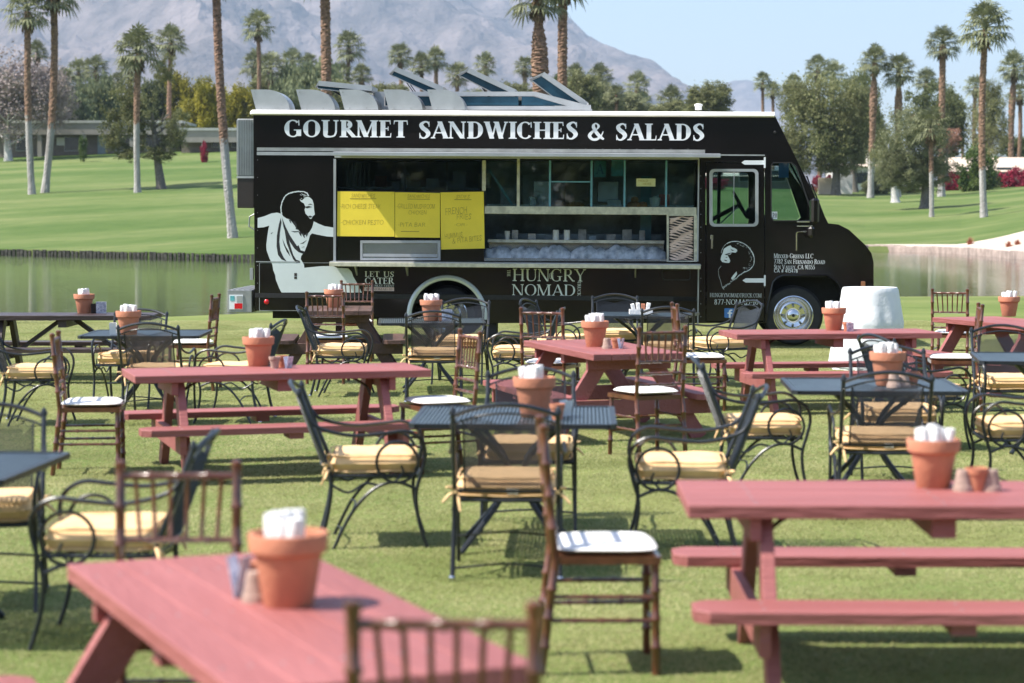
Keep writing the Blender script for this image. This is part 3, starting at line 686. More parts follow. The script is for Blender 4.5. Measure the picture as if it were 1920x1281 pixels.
def tuft(x, y, r_, lab, s):
    b = at_terrain(x, y); rn = random.Random(s); mb = MB(); k = b.y / FPX * r_
    for _ in range(150):
        a = rn.uniform(0, 6.28); e = rn.uniform(.3, 1.5); d = Vector((math.cos(a) * math.cos(e), math.sin(a) * math.cos(e), math.sin(e))) * k * rn.uniform(.9, 1.7)
        s_ = Vector((-math.sin(a), math.cos(a), 0)) * 0.03; mb.add([-s_, s_, d], [(0, 1, 2)])
    o = mb.build('ornamental_grass', LM['redgrass'], loc=b); tag(o, lab, 'ornamental grass')
tuft(1819, 461, 11, 'red brown tuft of grass on the bank, leftmost of three', 1); tuft(1891, 466, 10, 'brown tuft on the sand, middle of three', 2); tuft(1908, 462, 9, 'red tuft on the sand nearest the right edge', 3)

# pale trunks of trees whose crowns merge into the big ones
for i, (x, y, y2, w, lab, bm) in enumerate([(1614, 352, 250, 7, 'slim pale trunk left of the thin necked palm', 'palebark'), (1625, 355, 250, 6, 'slimmest pale trunk beside the thin necked palm', 'palebark'), (1582, 358, 260, 8, 'dark trunk right of the largest olive tree trunk', 'bark')]):
    b = at_terrain(x, y); k = b.y / FPX; top = atY(x + 3, y2, b.y)
    r_ = empty('palm_tree' if bm == 'palebark' else 'tree', b); tag(r_, lab, 'palm tree' if bm == 'palebark' else 'tree')
    mb = MB(); mb.tube([(0, 0, -.1), (0.05, 0, (top.z - b.z) * .5), (top.x - b.x, 0, top.z - b.z)], [w * k * .6, w * k * .42, w * k * .35], 8); mb.build('trunk', M[bm], r_, smooth=True)
    c = bpy.data.objects.new('crown', MESHCACHE[('big', 2, 'dark')] if ('big', 2, 'dark') in MESHCACHE else PALM_C[0]); c.data = PALM_C[i] if bm == 'palebark' else c.data
    COL.objects.link(c); c.parent = r_; c.location = (top.x - b.x, 0, top.z - b.z); c.scale = (.8, .8, .8) if bm == 'palebark' else (1.6, 1.6, 1.8)

# ---------------------------------------------------------------- houses beyond the pond
M['stucco'] = mat('grey_beige_stucco', (0.30, 0.27, 0.24), 0.9, var=0.08, scale=1)
M['stuccodark'] = mat('brown_stucco', (0.20, 0.165, 0.14), 0.9, var=0.15, scale=1)
M['fascia'] = mat('pale_fascia', (0.42, 0.42, 0.39), 0.85, var=0.08, scale=1)
M['pane'] = mat('dark_window_pane', (0.02, 0.03, 0.035), 0.1, var=0.2)
M['doorgrey'] = mat('grey_blue_door', (0.20, 0.24, 0.26), 0.5, var=0.1)
M['tanroof'] = mat('tan_roof', (0.58, 0.47, 0.38), 0.9, var=0.1, scale=0.8, bump=0.3)
M['whitewall'] = mat('white_wall', (0.72, 0.70, 0.68), 0.9, var=0.06, scale=0.8)
def flat_house(px0, px1, top_py, base_py, Y, label, feats):
    b = on_terrain((px0 + px1) / 2, Y); k = Y / FPX
    zt = atY(960, top_py, Y).z - b.z; wx = (px1 - px0) * k; zb = -0.8
    h = empty('flat_roofed_house', b); tag(h, label, 'house')
    ov = 1.8
    MB().box((0, 4 + ov, (zt - .2 + zb) / 2), (wx, 8, zt - .2 - zb)).build('wall', M['stuccodark'], h)
    r = MB().box((0, 4.9, zt - .13), (wx + 1.2, 9.9, 0.26)).build('roof', M['fascia'], h)
    MB().box((0, 0.35, zt - 0.85), (wx + .8, 0.6, 1.16)).build('fascia', M['stucco'], h)
    for f in feats:
        x = (f[1] - (px0 + px1) / 2) * k; w = f[2] * k
        if f[0] == 'post': MB().box((x, 0.3, (zt - 1.43 + zb) / 2), (w, 0.3, zt - 1.43 - zb)).build('post', M['stucco'], h)
        elif f[0] == 'door':
            MB().box((x, ov - .03, 1.05), (w, 0.1, 2.1)).build('door', M['doorgrey'], h)
        elif f[0] == 'win':
            o = MB().box((x, ov - .02, 1.25), (w, .08, 1.5)).build('window', M['fascia'], h)
            MB().box((x, ov - .07, 1.25), (w - .16, .05, 1.34)).build('pane', M['pane'], o)
        elif f[0] == 'light': MB().box((x, ov - .05, 1.5), (w, 0.06, .8)).build('window', M['whitewall'], h)
    return h
flat_house(-30, 335, 226, 306, 218, 'long flat roofed house on the left slope behind the palms', [('post', 78, 8), ('post', 161, 8), ('win', 40, 26), ('win', 135, 34), ('light', 113, 18), ('door', 189, 16), ('win', 230, 30), ('post', 250, 7), ('win', 285, 30), ('post', 318, 6)])
flat_house(338, 520, 240, 314, 214, 'right hand flat roofed house with red creeper beside the truck', [('post', 384, 7), ('light', 362, 12), ('win', 402, 14), ('door', 417, 16), ('win', 445, 26), ('post', 460, 6)])
for (x0, x1, zr, zw, Y, lab) in [(1775, 1990, 293, 322, 215, 'beige roofed low house at the right edge behind the hedge'), (1560, 1668, 306, 312, 214, 'white walled house behind the trees on the right'), (1300, 1500, 322, 330, 216, 'low house seen through the truck door window')]:
    b = on_terrain((x0 + x1) / 2, Y); k = Y / FPX; zt = atY(960, zr, Y).z - b.z; ze = atY(960, zw, Y).z - b.z; wx = (x1 - x0) * k
    h = empty('low_house', b); tag(h, lab, 'house')
    MB().box((0, 4.5, (ze - 1) / 2), (wx - .8, 7, ze + 1)).build('wall', M['whitewall'] if 'white' in lab else M['stuccodark'], h)
    mb = MB(); x = wx / 2
    mb.add([(-x, .4, ze), (x, .4, ze), (x, 9, ze), (-x, 9, ze), (-x + 1, 4.5, zt), (x - 1, 4.5, zt)], [(0, 1, 5, 4), (2, 3, 4, 5), (1, 2, 5), (3, 0, 4), (3, 2, 1, 0)])
    mb.build('roof', M['tanroof'], h)
    for q in range(3):
        wxx = -x + wx * (q + .7) / 3.4; o = MB().box((wxx, .98, 1.2), (1.6, .08, 1.2)).build('window', M['fascia'], h); MB().box((wxx, .93, 1.2), (1.44, .05, 1.06)).build('pane', M['pane'], o)
mb = MB(); b = on_terrain(1545, 198); mb.box((0, 0, .7), (1.3, .35, 1.6), bev=.03); tag(mb.build('garden_wall', M['tanroof'], loc=b), 'short pinkish beige wall piece between the bougainvilleas', 'wall')
mb = MB(); b = on_terrain(1576, 200); mb.box((0, 0, .8), (1.9, .3, 2.0), bev=.03); tag(mb.build('garden_wall', M['whitewall'], loc=b), 'bright white wall piece beside the largest tree trunk', 'wall')

# unseen trees behind the camera, added for dark reflections in truck paint and panes
vs = []; fs = []; rn = np.random.RandomState(9)
for t_ in range(26):
    cx_ = -95 + t_ * 7.6 + rn.uniform(-2, 2); ry = -62 + rn.uniform(-6, 6); s_ = rn.uniform(5, 7)
    v_, f_ = cloud_mesh('bush', t_ % 3); o_ = len(vs)
    vs += [(cx_ + a * s_, ry + b * s_, 5.2 + c * s_ * 1.15) for a, b, c in v_]; fs += [tuple(i + o_ for i in f) for f in f_]
mb = MB(); mb.add(vs, fs); o = mb.build('unseen_tree_belt', LM['dark']); tag(o, 'dark belt of unseen trees opposite the truck, added for its reflections', 'trees', kind='stuff')

# ---------------------------------------------------------------- lettering (own glyph outlines, flat strokes a fraction of a millimetre apart)
class Pen:
    def __init__(s, T=0.17, t=0.055, sf=0.045, serif=True): s.T = T; s.t = t; s.sf = sf; s.se = serif; s.p = []
    def poly(s, pts): s.p.append(list(pts))
    def rect(s, x0, y0, x1, y1): s.poly([(x0, y0), (x1, y0), (x1, y1), (x0, y1)])
    def foot(s, x, y, w, up):            # slab serif with brackets
        if not s.se: return
        h = s.sf; d = 1 if up else -1
        s.poly([(x - w, y), (x + w, y), (x + w, y + d * h), (x + w * .45, y + d * h * 1.9), (x - w * .45, y + d * h * 1.9), (x - w, y + d * h)] if up else
               [(x - w, y), (x - w, y - h), (x - w * .45, y - h * 1.9), (x + w * .45, y - h * 1.9), (x + w, y - h), (x + w, y)])
    def stem(s, x, y0=0, y1=1, b=True, t=True, T=None):
        T = T or s.T; s.rect(x - T / 2, y0, x + T / 2, y1)
        if b: s.foot(x, y0, T / 2 + .085, True)
        if t: s.foot(x, y1, T / 2 + .085, False)
    def bar(s, x0, x1, y, tick=0):
        h = s.t; s.rect(x0, y - h / 2, x1, y + h / 2)
        if tick and s.se: s.poly([(x1 - .05, y + (h / 2) * (1 if tick < 0 else -1)), (x1, y + (h / 2) * (1 if tick < 0 else -1)), (x1 + .015, y + tick), (x1 - .02, y + tick)])
    def diag(s, x0, y0, x1, y1, w): s.poly([(x0 - w / 2, y0), (x0 + w / 2, y0), (x1 + w / 2, y1), (x1 - w / 2, y1)])
    def arc(s, cx, cy, rx, ry, a0, a1, n=18, wmax=None, wmin=None):
        wx = wmax or s.T * 1.05; wn = wmin or s.t; prev = None
        for i in range(n + 1):
            a = R(a0 + (a1 - a0) * i / n); w = wn + (wx - wn) * abs(math.cos(a)) ** 1.3
            o = (cx + rx * math.cos(a), cy + ry * math.sin(a)); q = (cx + (rx - w) * math.cos(a), cy + (ry - (wn + (wx - wn) * .0 if False else min(w, ry * .9) if abs(math.cos(a)) > .999 else wn + (w - wn) * .25)) * math.sin(a))
            if prev: s.poly([prev[0], o, q, prev[1]])
            prev = (o, q)
    def path(s, pts, n=6):
        C = smooth_path([(p[0], p[1], p[2]) for p in pts], n); prev = None
        for i, c in enumerate(C):
            a = C[max(i - 1, 0)]; b = C[min(i + 1, len(C) - 1)]; d = Vector((b.x - a.x, b.y - a.y)); d.normalize(); w = max(.01, c.z) / 2
            l = (c.x - d.y * w, c.y + d.x * w); r = (c.x + d.y * w, c.y - d.x * w)
            if prev: s.poly([prev[0], l, r, prev[1]])
            prev = (l, r)
def glyph(ch, pen):
    T, t, S = pen.T, pen.t, pen
    L = T / 2 + .09
    def o(): pass
    if ch == 'A': S.diag(.09, 0, .42, 1, t * 1.2); S.diag(.74, 0, .42, 1, T); S.bar(.2, .6, .33); S.foot(.09, 0, .12, True); S.foot(.74, 0, .16, True); return .84
    if ch == 'B': S.stem(L, b=False, t=False); S.arc(.35, .75, .24, .25, -90, 90); S.arc(.36, .26, .28, .27, -90, 90); [S.bar(.03, .37, y) for y in (t / 2, .51, 1 - t / 2)]; return .70
    if ch == 'C': S.arc(.44, .5, .41, .51, 48, 318, 24); S.poly([(.70, .99), (.75, .99), (.76, .66), (.71, .66)]); return .80
    if ch == 'D': S.stem(L, b=False, t=False); S.arc(.38, .5, .43, .5, -90, 90, 22); S.bar(.02, .40, t / 2); S.bar(.02, .40, 1 - t / 2); return .87
    if ch == 'E': S.stem(L, b=False, t=False); S.bar(.02, .60, t / 2, .22); S.bar(.15, .47, .52); S.bar(.02, .57, 1 - t / 2, -.2); S.rect(.44, .40, .48, .64); return .68
    if ch == 'F': S.stem(L, t=False); S.bar(.15, .47, .50); S.bar(.02, .57, 1 - t / 2, -.2); S.rect(.44, .38, .48, .62); return .62
    if ch == 'G': S.arc(.45, .5, .42, .51, 48, 312, 24); S.poly([(.71, .99), (.76, .99), (.77, .68), (.72, .68)]); S.rect(.62, .06, .62 + T, .40); S.rect(.50, .38, .86, .38 + t * .9); return .90
    if ch == 'H': S.stem(L); S.stem(.72); S.bar(.2, .7, .51); return .90
    if ch == 'I': S.stem(L); return .36
    if ch == 'J': S.stem(.26, .05, 1, b=False); S.path([(.26, .12, T), (.2, -.1, T * .7), (.05, -.16, t * 1.4)]); return .42
    if ch == 'K': S.stem(L); S.diag(.22, .42, .66, 1, t * 1.3); S.diag(.72, 0, .33, .56, T); S.foot(.72, 0, .14, True); S.foot(.66, 1, .11, False); return .82
    if ch == 'L': S.stem(L, b=False); S.bar(.02, .58, t / 2, .25); return .64
    if ch == 'M': S.stem(.10, T=t * 1.2); S.diag(.12, 1, .47, 0.02, T); S.diag(.82, 1, .47, .02, t * 1.2); S.stem(.86); return 1.05
    if ch == 'N': S.stem(.11, T=t * 1.2); S.diag(.12, 1, .70, 0, T); S.stem(.74, b=False, T=t * 1.2); return .88
    if ch == 'O': S.arc(.44, .5, .42, .51, 0, 360, 30); return .88
    if ch == 'P': S.stem(L, t=False); S.arc(.36, .72, .26, .28, -90, 90); S.bar(.03, .38, 1 - t / 2); S.bar(.15, .38, .44 + t / 2); return .66
    if ch == 'R': S.stem(L, t=False); S.arc(.36, .74, .26, .26, -90, 90); S.bar(.03, .38, 1 - t / 2); S.bar(.15, .38, .48 + t / 2); S.diag(.72, 0, .36, .50, T); S.foot(.74, 0, .10, True); return .80
    if ch == 'S': S.path([(.53, .78, t * .9), (.44, .95, t * 1.3), (.28, .96, t * 1.6), (.13, .80, T * .85), (.22, .60, T), (.40, .44, T), (.48, .25, T * .9), (.33, .04, t * 1.6), (.15, .04, t * 1.3), (.06, .22, t * .9)], 6); S.rect(.50, .68, .54, .99); S.rect(.04, .0, .08, .32); return .60
    if ch == 'T': S.stem(.36, t=False); S.bar(.03, .69, 1 - t / 2, -.22); S.poly([(.03, 1 - t), (.08, 1 - t), (.045, .77), (.02, .77)]); return .74
    if ch == 'U': S.stem(L, .3, 1, b=False); S.stem(.72, .3, 1, b=False, T=t * 1.3); S.path([(L, .32, T), (.22, .09, T * .8), (.42, .03, t * 1.4), (.64, .10, t * 1.3), (.72, .32, t * 1.3)], 6); return .86
    if ch == 'V': S.diag(.10, 1, .42, 0, T); S.diag(.74, 1, .42, 0, t * 1.2); S.foot(.10, 1, .16, False); S.foot(.74, 1, .11, False); return .84
    if ch == 'W': S.diag(.10, 1, .36, 0, T); S.diag(.58, 1, .36, 0, t * 1.2); S.diag(.58, 1, .82, 0, T); S.diag(1.06, 1, .82, 0, t * 1.2); S.foot(.10, 1, .15, False); S.foot(.56, 1, .13, False); S.foot(1.06, 1, .10, False); return 1.16
    if ch == 'X': S.diag(.12, 1, .68, 0, T); S.diag(.66, 1, .12, 0, t * 1.2); [S.foot(x, y, .12, y == 0) for x in (.13, .67) for y in (0, 1)]; return .78
    if ch == 'Y': S.stem(.40, 0, .48, t=False); S.diag(.10, 1, .40, .42, T); S.diag(.70, 1, .40, .42, t * 1.2); S.foot(.10, 1, .15, False); S.foot(.70, 1, .11, False); return .78
    if ch == 'Z': S.bar(.05, .62, 1 - t / 2); S.bar(.05, .62, t / 2, .2); S.diag(.12, 0, .56, 1, T); return .68
    if ch == '&': S.path([(.80, .50, t), (.70, .25, t * 1.4), (.48, .04, T * .8), (.24, .02, T * .8), (.07, .22, T), (.20, .46, T * .8), (.44, .62, t * 1.5), (.55, .82, T * .7), (.40, .98, t * 1.2), (.27, .82, T * .9), (.38, .52, T), (.62, .20, T), (.84, .02, t * 1.8)], 6); return .94
    if ch == '0': S.arc(.29, .5, .27, .51, 0, 360, 26); return .60
    if ch == '1': S.stem(.22, t=False); S.diag(.08, .80, .22, .97, t); return .44
    if ch == '2': S.path([(.07, .74, t), (.22, .96, t * 1.6), (.42, .86, T), (.40, .58, T), (.08, .05, t)], 6); S.bar(.04, .54, T * .4, .12); return .60
    if ch == '3': S.path([(.08, .82, t), (.26, .97, t * 1.4), (.42, .78, T), (.24, .53, t * 1.3), (.46, .30, T), (.28, .02, t * 1.5), (.05, .12, t)], 6); return .58
    if ch == '4': S.rect(.32, 0, .32 + T * .9, 1); S.diag(.05, .28, .36, .98, t); S.bar(.02, .58, .28); return .62
    if ch == '5': S.bar(.12, .50, .97); S.rect(.11, .55, .11 + t, 1); S.path([(.10, .56, t), (.34, .60, t * 1.5), (.48, .32, T), (.28, .02, t * 1.4), (.05, .10, t)], 6); return .58
    if ch == '7': S.bar(.05, .55, .96); S.diag(.22, 0, .52, .96, T * .8); return .58
    if ch == '8': S.arc(.29, .74, .20, .26, 0, 360, 20); S.arc(.29, .25, .25, .27, 0, 360, 20); return .60
    if ch == '9': S.arc(.29, .66, .25, .34, 0, 360, 20); S.path([(.48, .66, T), (.44, .25, T * .8), (.12, .0, t)], 6); return .60
    if ch == '#': S.diag(.18, 0, .26, 1, t); S.diag(.42, 0, .50, 1, t); S.bar(.04, .6, .35); S.bar(.06, .62, .65); return .66
    if ch == '-': S.bar(.05, .33, .42); return .38
    if ch == '.': S.rect(.05, 0, .05 + T * .8, T * .8); return .26
    if ch == ',': S.poly([(.05, T * .7), (.05 + T * .8, T * .7), (.06, -.16)]); return .26
    if ch == '@': S.arc(.3, .5, .28, .4, 0, 360, 20); return .6
    return .34
def text_mesh(txt, x, z, h, width=None, y=-0.004, T=0.17, t=0.055, serif=True, small=1.0, track=0.03, rot=0.0, slant=0.0, jitter=0.0, dx=None):
    """txt in the local x-z plane, starting at x, baseline z, capital height h; width fits the run"""
    polys = []; cx = 0.0; rn = random.Random(len(txt) * 7 + 1)
    for i, ch in enumerate(txt):
        if ch == ' ': cx += .36; continue
        lo = ch.islower(); k = small if lo else 1.0
        p = Pen(T / (k if lo else 1) * (1 if not lo else .9), t, serif=serif); w = glyph(ch.upper(), p)
        jy = rn.uniform(-jitter, jitter); jr = rn.uniform(-jitter, jitter)
        for q in p.p: polys.append([(cx + a * k + (b * slant), b * k + jy + a * jr * .5) for a, b in q])
        cx += w * k + track
    cx -= track
    sx = h if width is None else width / cx
    mb = MB(); ca, sa = math.cos(rot), math.sin(rot); yy = y
    for i, q in enumerate(polys):
        yy = y - 0.00012 * (i % 9)
        pts = [(x + (a * sx) * ca - (b * h) * sa, yy, z + (a * sx) * sa + (b * h) * ca) for a, b in q]
        ar = sum(pts[k][0] * pts[(k + 1) % len(pts)][2] - pts[(k + 1) % len(pts)][0] * pts[k][2] for k in range(len(pts)))
        if ar < 0: pts.reverse()
        mb.add(pts, [tuple(range(len(pts)))])
    return mb

# ---------------------------------------------------------------- the food truck
YAW = R(-3.0); TILT = R(0.38)
truck = empty('food_truck'); tag(truck, 'black food truck with white lettering and an open serving counter parked beside the pond', 'food truck')
p0 = at(473, 647); 
truck.location = (-3.562, 29.25, 0.03); truck.rotation_euler = (0, TILT, YAW)
TM = Matrix.Translation(truck.location) @ truck.rotation_euler.to_matrix().to_4x4(); TI = TM.inverted()
truck.location.x += (TI @ atY(473, 600, 29.25)).x * math.cos(YAW); TM = Matrix.Translation(truck.location) @ truck.rotation_euler.to_matrix().to_4x4(); TI = TM.inverted()
def T_(px, py, y=0.0):
    """truck-frame (x, z) of a point measured on the near side, y metres behind it"""
    o = TI @ Vector((0, 0, CAMZ)); d = (TI.to_3x3() @ ray(px, py)); t = (y - o.y) / d.y; q = o + d * t
    return (q.x, q.z)
def TL(lst, y=0.0): return [T_(a, b, y) for a, b in lst]
def rrect(x0, y0, x1, y1, r=5, n=4):
    pts = []
    for cx, cy, a0 in ((x1 - r, y0 + r, -90), (x1 - r, y1 - r, 0), (x0 + r, y1 - r, 90), (x0 + r, y0 + r, 180)):
        for k in range(n + 1):
            a = R(a0 + 90 * k / n); pts.append((cx + r * math.cos(a), cy + r * math.sin(a)))
    return pts
WD = 2.25      # body width
def pbox(px0, py0, px1, py1, y0, y1, bev=0.0, yr=0.0):
    a = T_(px0, py1, yr); b = T_(px1, py0, yr)
    return MB().box(((a[0] + b[0]) / 2, (y0 + y1) / 2, (a[1] + b[1]) / 2), (abs(b[0] - a[0]), y1 - y0, abs(b[1] - a[1])), None, bev)
def plate_px(loops, y0, y1, yr=0.0): return MB().plate([TL(l, yr) for l in loops], y0, y1)
arch_r = [(838 + 72 * math.cos(R(a)), 592 - 72 * math.sin(R(a))) for a in range(180, -1, -12)]
outline = [(475, 215), (1452, 215), (1553, 419), (1572, 421), (1592, 431), (1623, 460), (1634, 475), (1638, 492), (1638, 590), (1600, 592), (1590, 592), (1585, 560), (1568, 528), (1550, 517), (1468, 517), (1450, 528), (1437, 606),
           (911, 606)] + list(reversed(arch_r))[0:] + [(764, 598), (560, 586), (478, 582)]
serv = [(631, 300), (1307, 301), (1309, 490), (630, 489)]
doorrect = [(1323, 304), (1434, 305), (1435, 604), (1323, 604)]
doorwin = rrect(1331, 318, 1421, 424, 8)
quarter = [(1450, 304), (1484, 304), (1494, 312), (1527, 408), (1520, 415), (1450, 415), (1445, 408), (1445, 310)]
plate_px([outline, serv, doorrect, quarter], 0.0, 0.04).build('side_panel', M['black'], truck)
plate_px([outline, rrect(1331, 318, 1421, 424, 8), quarter], WD - 0.04, WD).build('side_panel', M['black'], truck)
d_ = plate_px([[(1324.5, 306), (1433, 306.5), (1433, 602), (1324.5, 602)], doorwin], -0.008, 0.035).build('cab_door', M['black'], truck)
# roof skin, windscreen, bonnet, nose, rear wall, floor
def skin(pa, pb, th, name, m, y0=0.0, y1=WD, yr=0):
    a = Vector((T_(*pa)[0], 0, T_(*pa)[1])); b = Vector((T_(*pb)[0], 0, T_(*pb)[1]))
    d = (b - a).normalized(); nrm = Vector((d.z, 0, -d.x))
    vs = []
    for y in (y0 + .001, y1 - .001):
        vs += [Vector((a.x, y, a.z)), Vector((b.x, y, b.z)), Vector((b.x, y, b.z)) + nrm * th, Vector((a.x, y, a.z)) + nrm * th]
    return MB().add(vs, [(0, 1, 2, 3), (7, 6, 5, 4), (0, 4, 5, 1), (1, 5, 6, 2), (2, 6, 7, 3), (3, 7, 4, 0)]).build(name, m, truck)
skin((475, 217), (1452, 217), 0.03, 'roof_skin', M['blackmatt'], 0.04, WD - .04)
skin((475, 215.5), (478, 582), -0.03, 'rear_wall', M['black'], .04, WD - .04)
skin((1553, 419), (1592, 431), 0.03, 'bonnet', M['black'], .04, WD - .04); skin((1592, 431), (1634, 475), 0.03, 'bonnet', M['black'], .04, WD - .04)
skin((1634, 475), (1638, 590), 0.03, 'nose_panel', M['black'], .04, WD - .04)
wf = skin((1455, 221), (1468, 247), 0.03, 'windscreen_frame', M['black'], .04, WD - .04)
skin((1468, 248), (1548, 409), 0.008, 'windscreen', M['glass'], .06, WD - .06); skin((1548, 410), (1553, 419), .03, 'windscreen_frame', M['black'], .04, WD - .04)
a = T_(1505, 330); MB().bar((T_(1468, 248)[0], WD / 2, T_(1468, 248)[1]), (T_(1548, 409)[0], WD / 2, T_(1548, 409)[1]), .05, .04).build('windscreen_post', M['blackmatt'], truck)
pbox(480, 560, 1310, 566, 0.05, WD - .05).build('floor', M['blackmatt'], truck)
pbox(1311, 560, 1440, 566, 0.05, WD - .05).build('cab_floor', M['blackmatt'], truck)
pbox(1313, 222, 1318, 560, 0.05, WD - .05).build('bulkhead', M['inside'], truck)
pbox(1436, 430, 1560, 520, 0.06, WD - .06).build('dashboard', M['blackmatt'], truck)
# white roof edge and cap
mb = MB(); z0 = T_(480, 214)[1]; x0 = T_(473, 213)[0]; x1 = T_(1452, 213)[0]
pr = []
vsn = 10
for k in range(vsn + 1):
    a = R(180 - 90 * k / vsn); pr.append((math.cos(a) * .055 + .02, math.sin(a) * .058))
prof = [(-.012, -.014)] + pr
mbv = []
for x in (x0 - .03, x0, x1): mbv += [(x, p[0] - .012 if x > x0 - .02 else p[0] + .03, z0 + p[1] * (1 if x > x0 - .02 else .7)) for p in prof] + [(x, .10, z0 + .058 * (1 if x > x0 - .02 else .7)), (x, .10, z0 - .014)]
K = len(prof) + 2; fs = []
for s_ in range(2):
    for i in range(K): fs.append((s_ * K + i, s_ * K + (i + 1) % K, (s_ + 1) * K + (i + 1) % K, (s_ + 1) * K + i))
fs += [tuple(range(K - 1, -1, -1)), tuple(range(2 * K, 3 * K))]
mb.add(mbv, fs); mb.build('roof_edge', M['roofwhite'], truck, smooth=True)
MB().box(((x0 + x1) / 2, WD / 2 + .05, z0 + .035), (x1 - x0, WD - .12, .04)).build('roof', M['roofwhite'], truck)
c_ = T_(1311, 207); MB().lathe([(.045, 0), (.045, .05), (.055, .052), (.055, .075), (.03, .085)], 16, (c_[0], .3, c_[1] + .02)).build('roof_vent_cap', M['roofwhite'], truck, smooth=True)
# five quarter-round hoods on the roof
for (xa, xb) in ((470, 543), (555, 628), (636, 709), (719, 792), (801, 872)):
    a = T_(xa, 168, .12); pts = [(xa, 168)] + [(xa + (xb - xa) * (.40 + .60 * math.sin(R(k))), 168 + 38 * (1 - math.cos(R(k)))) for k in range(0, 91, 10)] + [(xa + 10, 206)]
    hd = plate_px([pts], .12, .127, .12).build('roof_hood', M['aluminium'], truck)
    mb = MB(); q = TL(pts, .12)
    for k in range(1, len(q) - 2):     # curved back sheet
        mb.add([(q[k][0], .13, q[k][1]), (q[k + 1][0], .13, q[k + 1][1]), (q[k + 1][0], .62, q[k + 1][1]), (q[k][0], .62, q[k][1])], [(0, 1, 2, 3)])
    mb.build('back_sheet', M['aluminium'], hd)
    plate_px([pts], .62, .627, .12).build('end_sheet', M['aluminium'], hd)
    mb = MB()
    for k in range(7):
        f = (k + .5) / 7; p = T_(xa + 1 + 9 * f, 168 + 38 * f, .12); mb.box((p[0] + .02, .37, p[1]), (.03, .46, .012), Matrix.Rotation(.6, 3, 'Y'))
    mb.build('louvre', M['blackmatt'], hd)
    mb = MB()
    for (bx_, by_) in ((xa + 7, 173), (xa + 20, 203), ((xa + xb) / 2 + 15, 203)):
        p = T_(bx_, by_, .12); mb.lathe([(.008, -.004), (.008, 0)], 8, (p[0], .117, p[1]), axis='y')
    mb.build('bolt', M['aludark'], hd)
# skylight monitor with teal panes and open hatches
ys = .75
sk = empty('skylight', (0, 0, 0)); sk.parent = truck
box_o = [(700, 172), (1004, 172), (1100, 197), (1108, 197), (1108, 206), (700, 206)]; win = [(720, 180), (1000, 180), (1064, 199), (720, 199)]
plate_px([box_o, win], ys, ys + .04, ys).build('frame', M['aluminium'], sk)
plate_px([box_o, win], ys + 1.1, ys + 1.14, ys).build('frame', M['aluminium'], sk)
for seg in ([(722, 181), (972, 181), (972, 198), (722, 198)], [(978, 181), (999, 181), (1060, 198), (978, 198)]):
    plate_px([seg], ys + .018, ys + .024, ys).build('pane', M['tealglass'], sk)
    plate_px([seg], ys + 1.11, ys + 1.12, ys).build('pane', M['tealglass'], sk)
q = TL([(700, 172), (1004, 172), (1100, 197)], ys)
MB().add([(q[0][0], ys + .041, q[0][1]), (q[1][0], ys + .041, q[1][1]), (q[1][0], ys + 1.09, q[1][1]), (q[0][0], ys + 1.09, q[0][1])], [(0, 1, 2, 3)]).build('top_sheet', M['aluminium'], sk)
def hatch(pl, pm, pr, depth_px_y=0, yn=.85, yf=1.55):
    """lid hinged at its lower right; pl lower-left edge, pm near top corner, pr right end"""
    h = empty('roof_hatch', (0, 0, 0)); h.parent = truck
    a = Vector((T_(*pm, yn)[0], yn, T_(*pm, yn)[1])); b = Vector((T_(*pr, yn)[0], yn, T_(*pr, yn)[1]))
    d = (b - a).normalized(); up = Vector((-d.z, 0, d.x)); up = up if up.z > 0 else -up
    L = (b - a).length; th = .075
    c = (a + b) / 2 + Vector((0, (yf - yn) / 2, 0)) - up * th / 2
    m = Matrix((d, Vector((0, 1, 0)), up)).transposed()
    W_ = yf - yn
    MB().box(c + up * .025, (L, W_, .02), m).build('lid', M['aluminium'], h)
    mb = MB()
    for s_ in (-1, 1): mb.box(c + m @ Vector((0, s_ * (W_ / 2 - .012), -.01)), (L, .024, .05), m); mb.box(c + m @ Vector((s_ * (L / 2 - .012), 0, -.01)), (.024, W_ - .05, .05), m)
    mb.build('rim', M['aluminium'], h)
    MB().box(c + m @ Vector((0, 0, .008)), (L - .06, W_ - .06, .006), m).build('pane', M['tealglass'], h)
    # glazed side cheek below the rim, front gusset and struts
    g0 = (pl[0] + 5, pl[1] + 2); e0 = (pl[0] + (pr[0] - pm[0]) * .80, pl[1] + (pr[1] - pm[1]) * .80 + 3)
    plate_px([[(pm[0] - 3, pm[1] + 7), g0, e0, (pr[0] - 4, pr[1] + 3)]], yn + .03, yn + .036, yn).build('side_pane', M['tealglass'], h)
    q1 = T_(g0[0], g0[1], yn); q3 = T_(e0[0], e0[1], yn); MB().bar((q1[0], yn + .02, q1[1]), (q3[0], yn + .02, q3[1]), .02, .014).build('lower_rail', M['aludark'], h)
    g = Vector((T_(*pl, yn)[0], yn, T_(*pl, yn)[1]))
    MB().add([a - up * .06, g, g + Vector((0, W_, 0)), a - up * .06 + Vector((0, W_, 0)), a, a + Vector((0, W_, 0))], [(0, 1, 2, 3), (4, 5, 2, 1), (0, 4, 1), (3, 2, 5)]).build('gusset', M['aludark'], h)
    mb = MB(); base = a + d * L * .62 - up * .05; base.z = z0 + .28
    for yy in (yn + .06, yf - .06):
        p = a + d * L * .12 - up * .07; mb.bar((p.x, yy, p.z), (p.x + L * .30, yy, max(z0 + .27, p.z - .30)), .012, .012)
        p2 = a + d * L * .45 - up * .06; mb.bar((p.x + .03, yy, p.z - .03), (p2.x, yy, p2.z), .01, .01)
    mb.build('strut', M['blackmatt'], h)
hatch((591, 164), (598, 151), (698, 161), yn=.3, yf=.95)
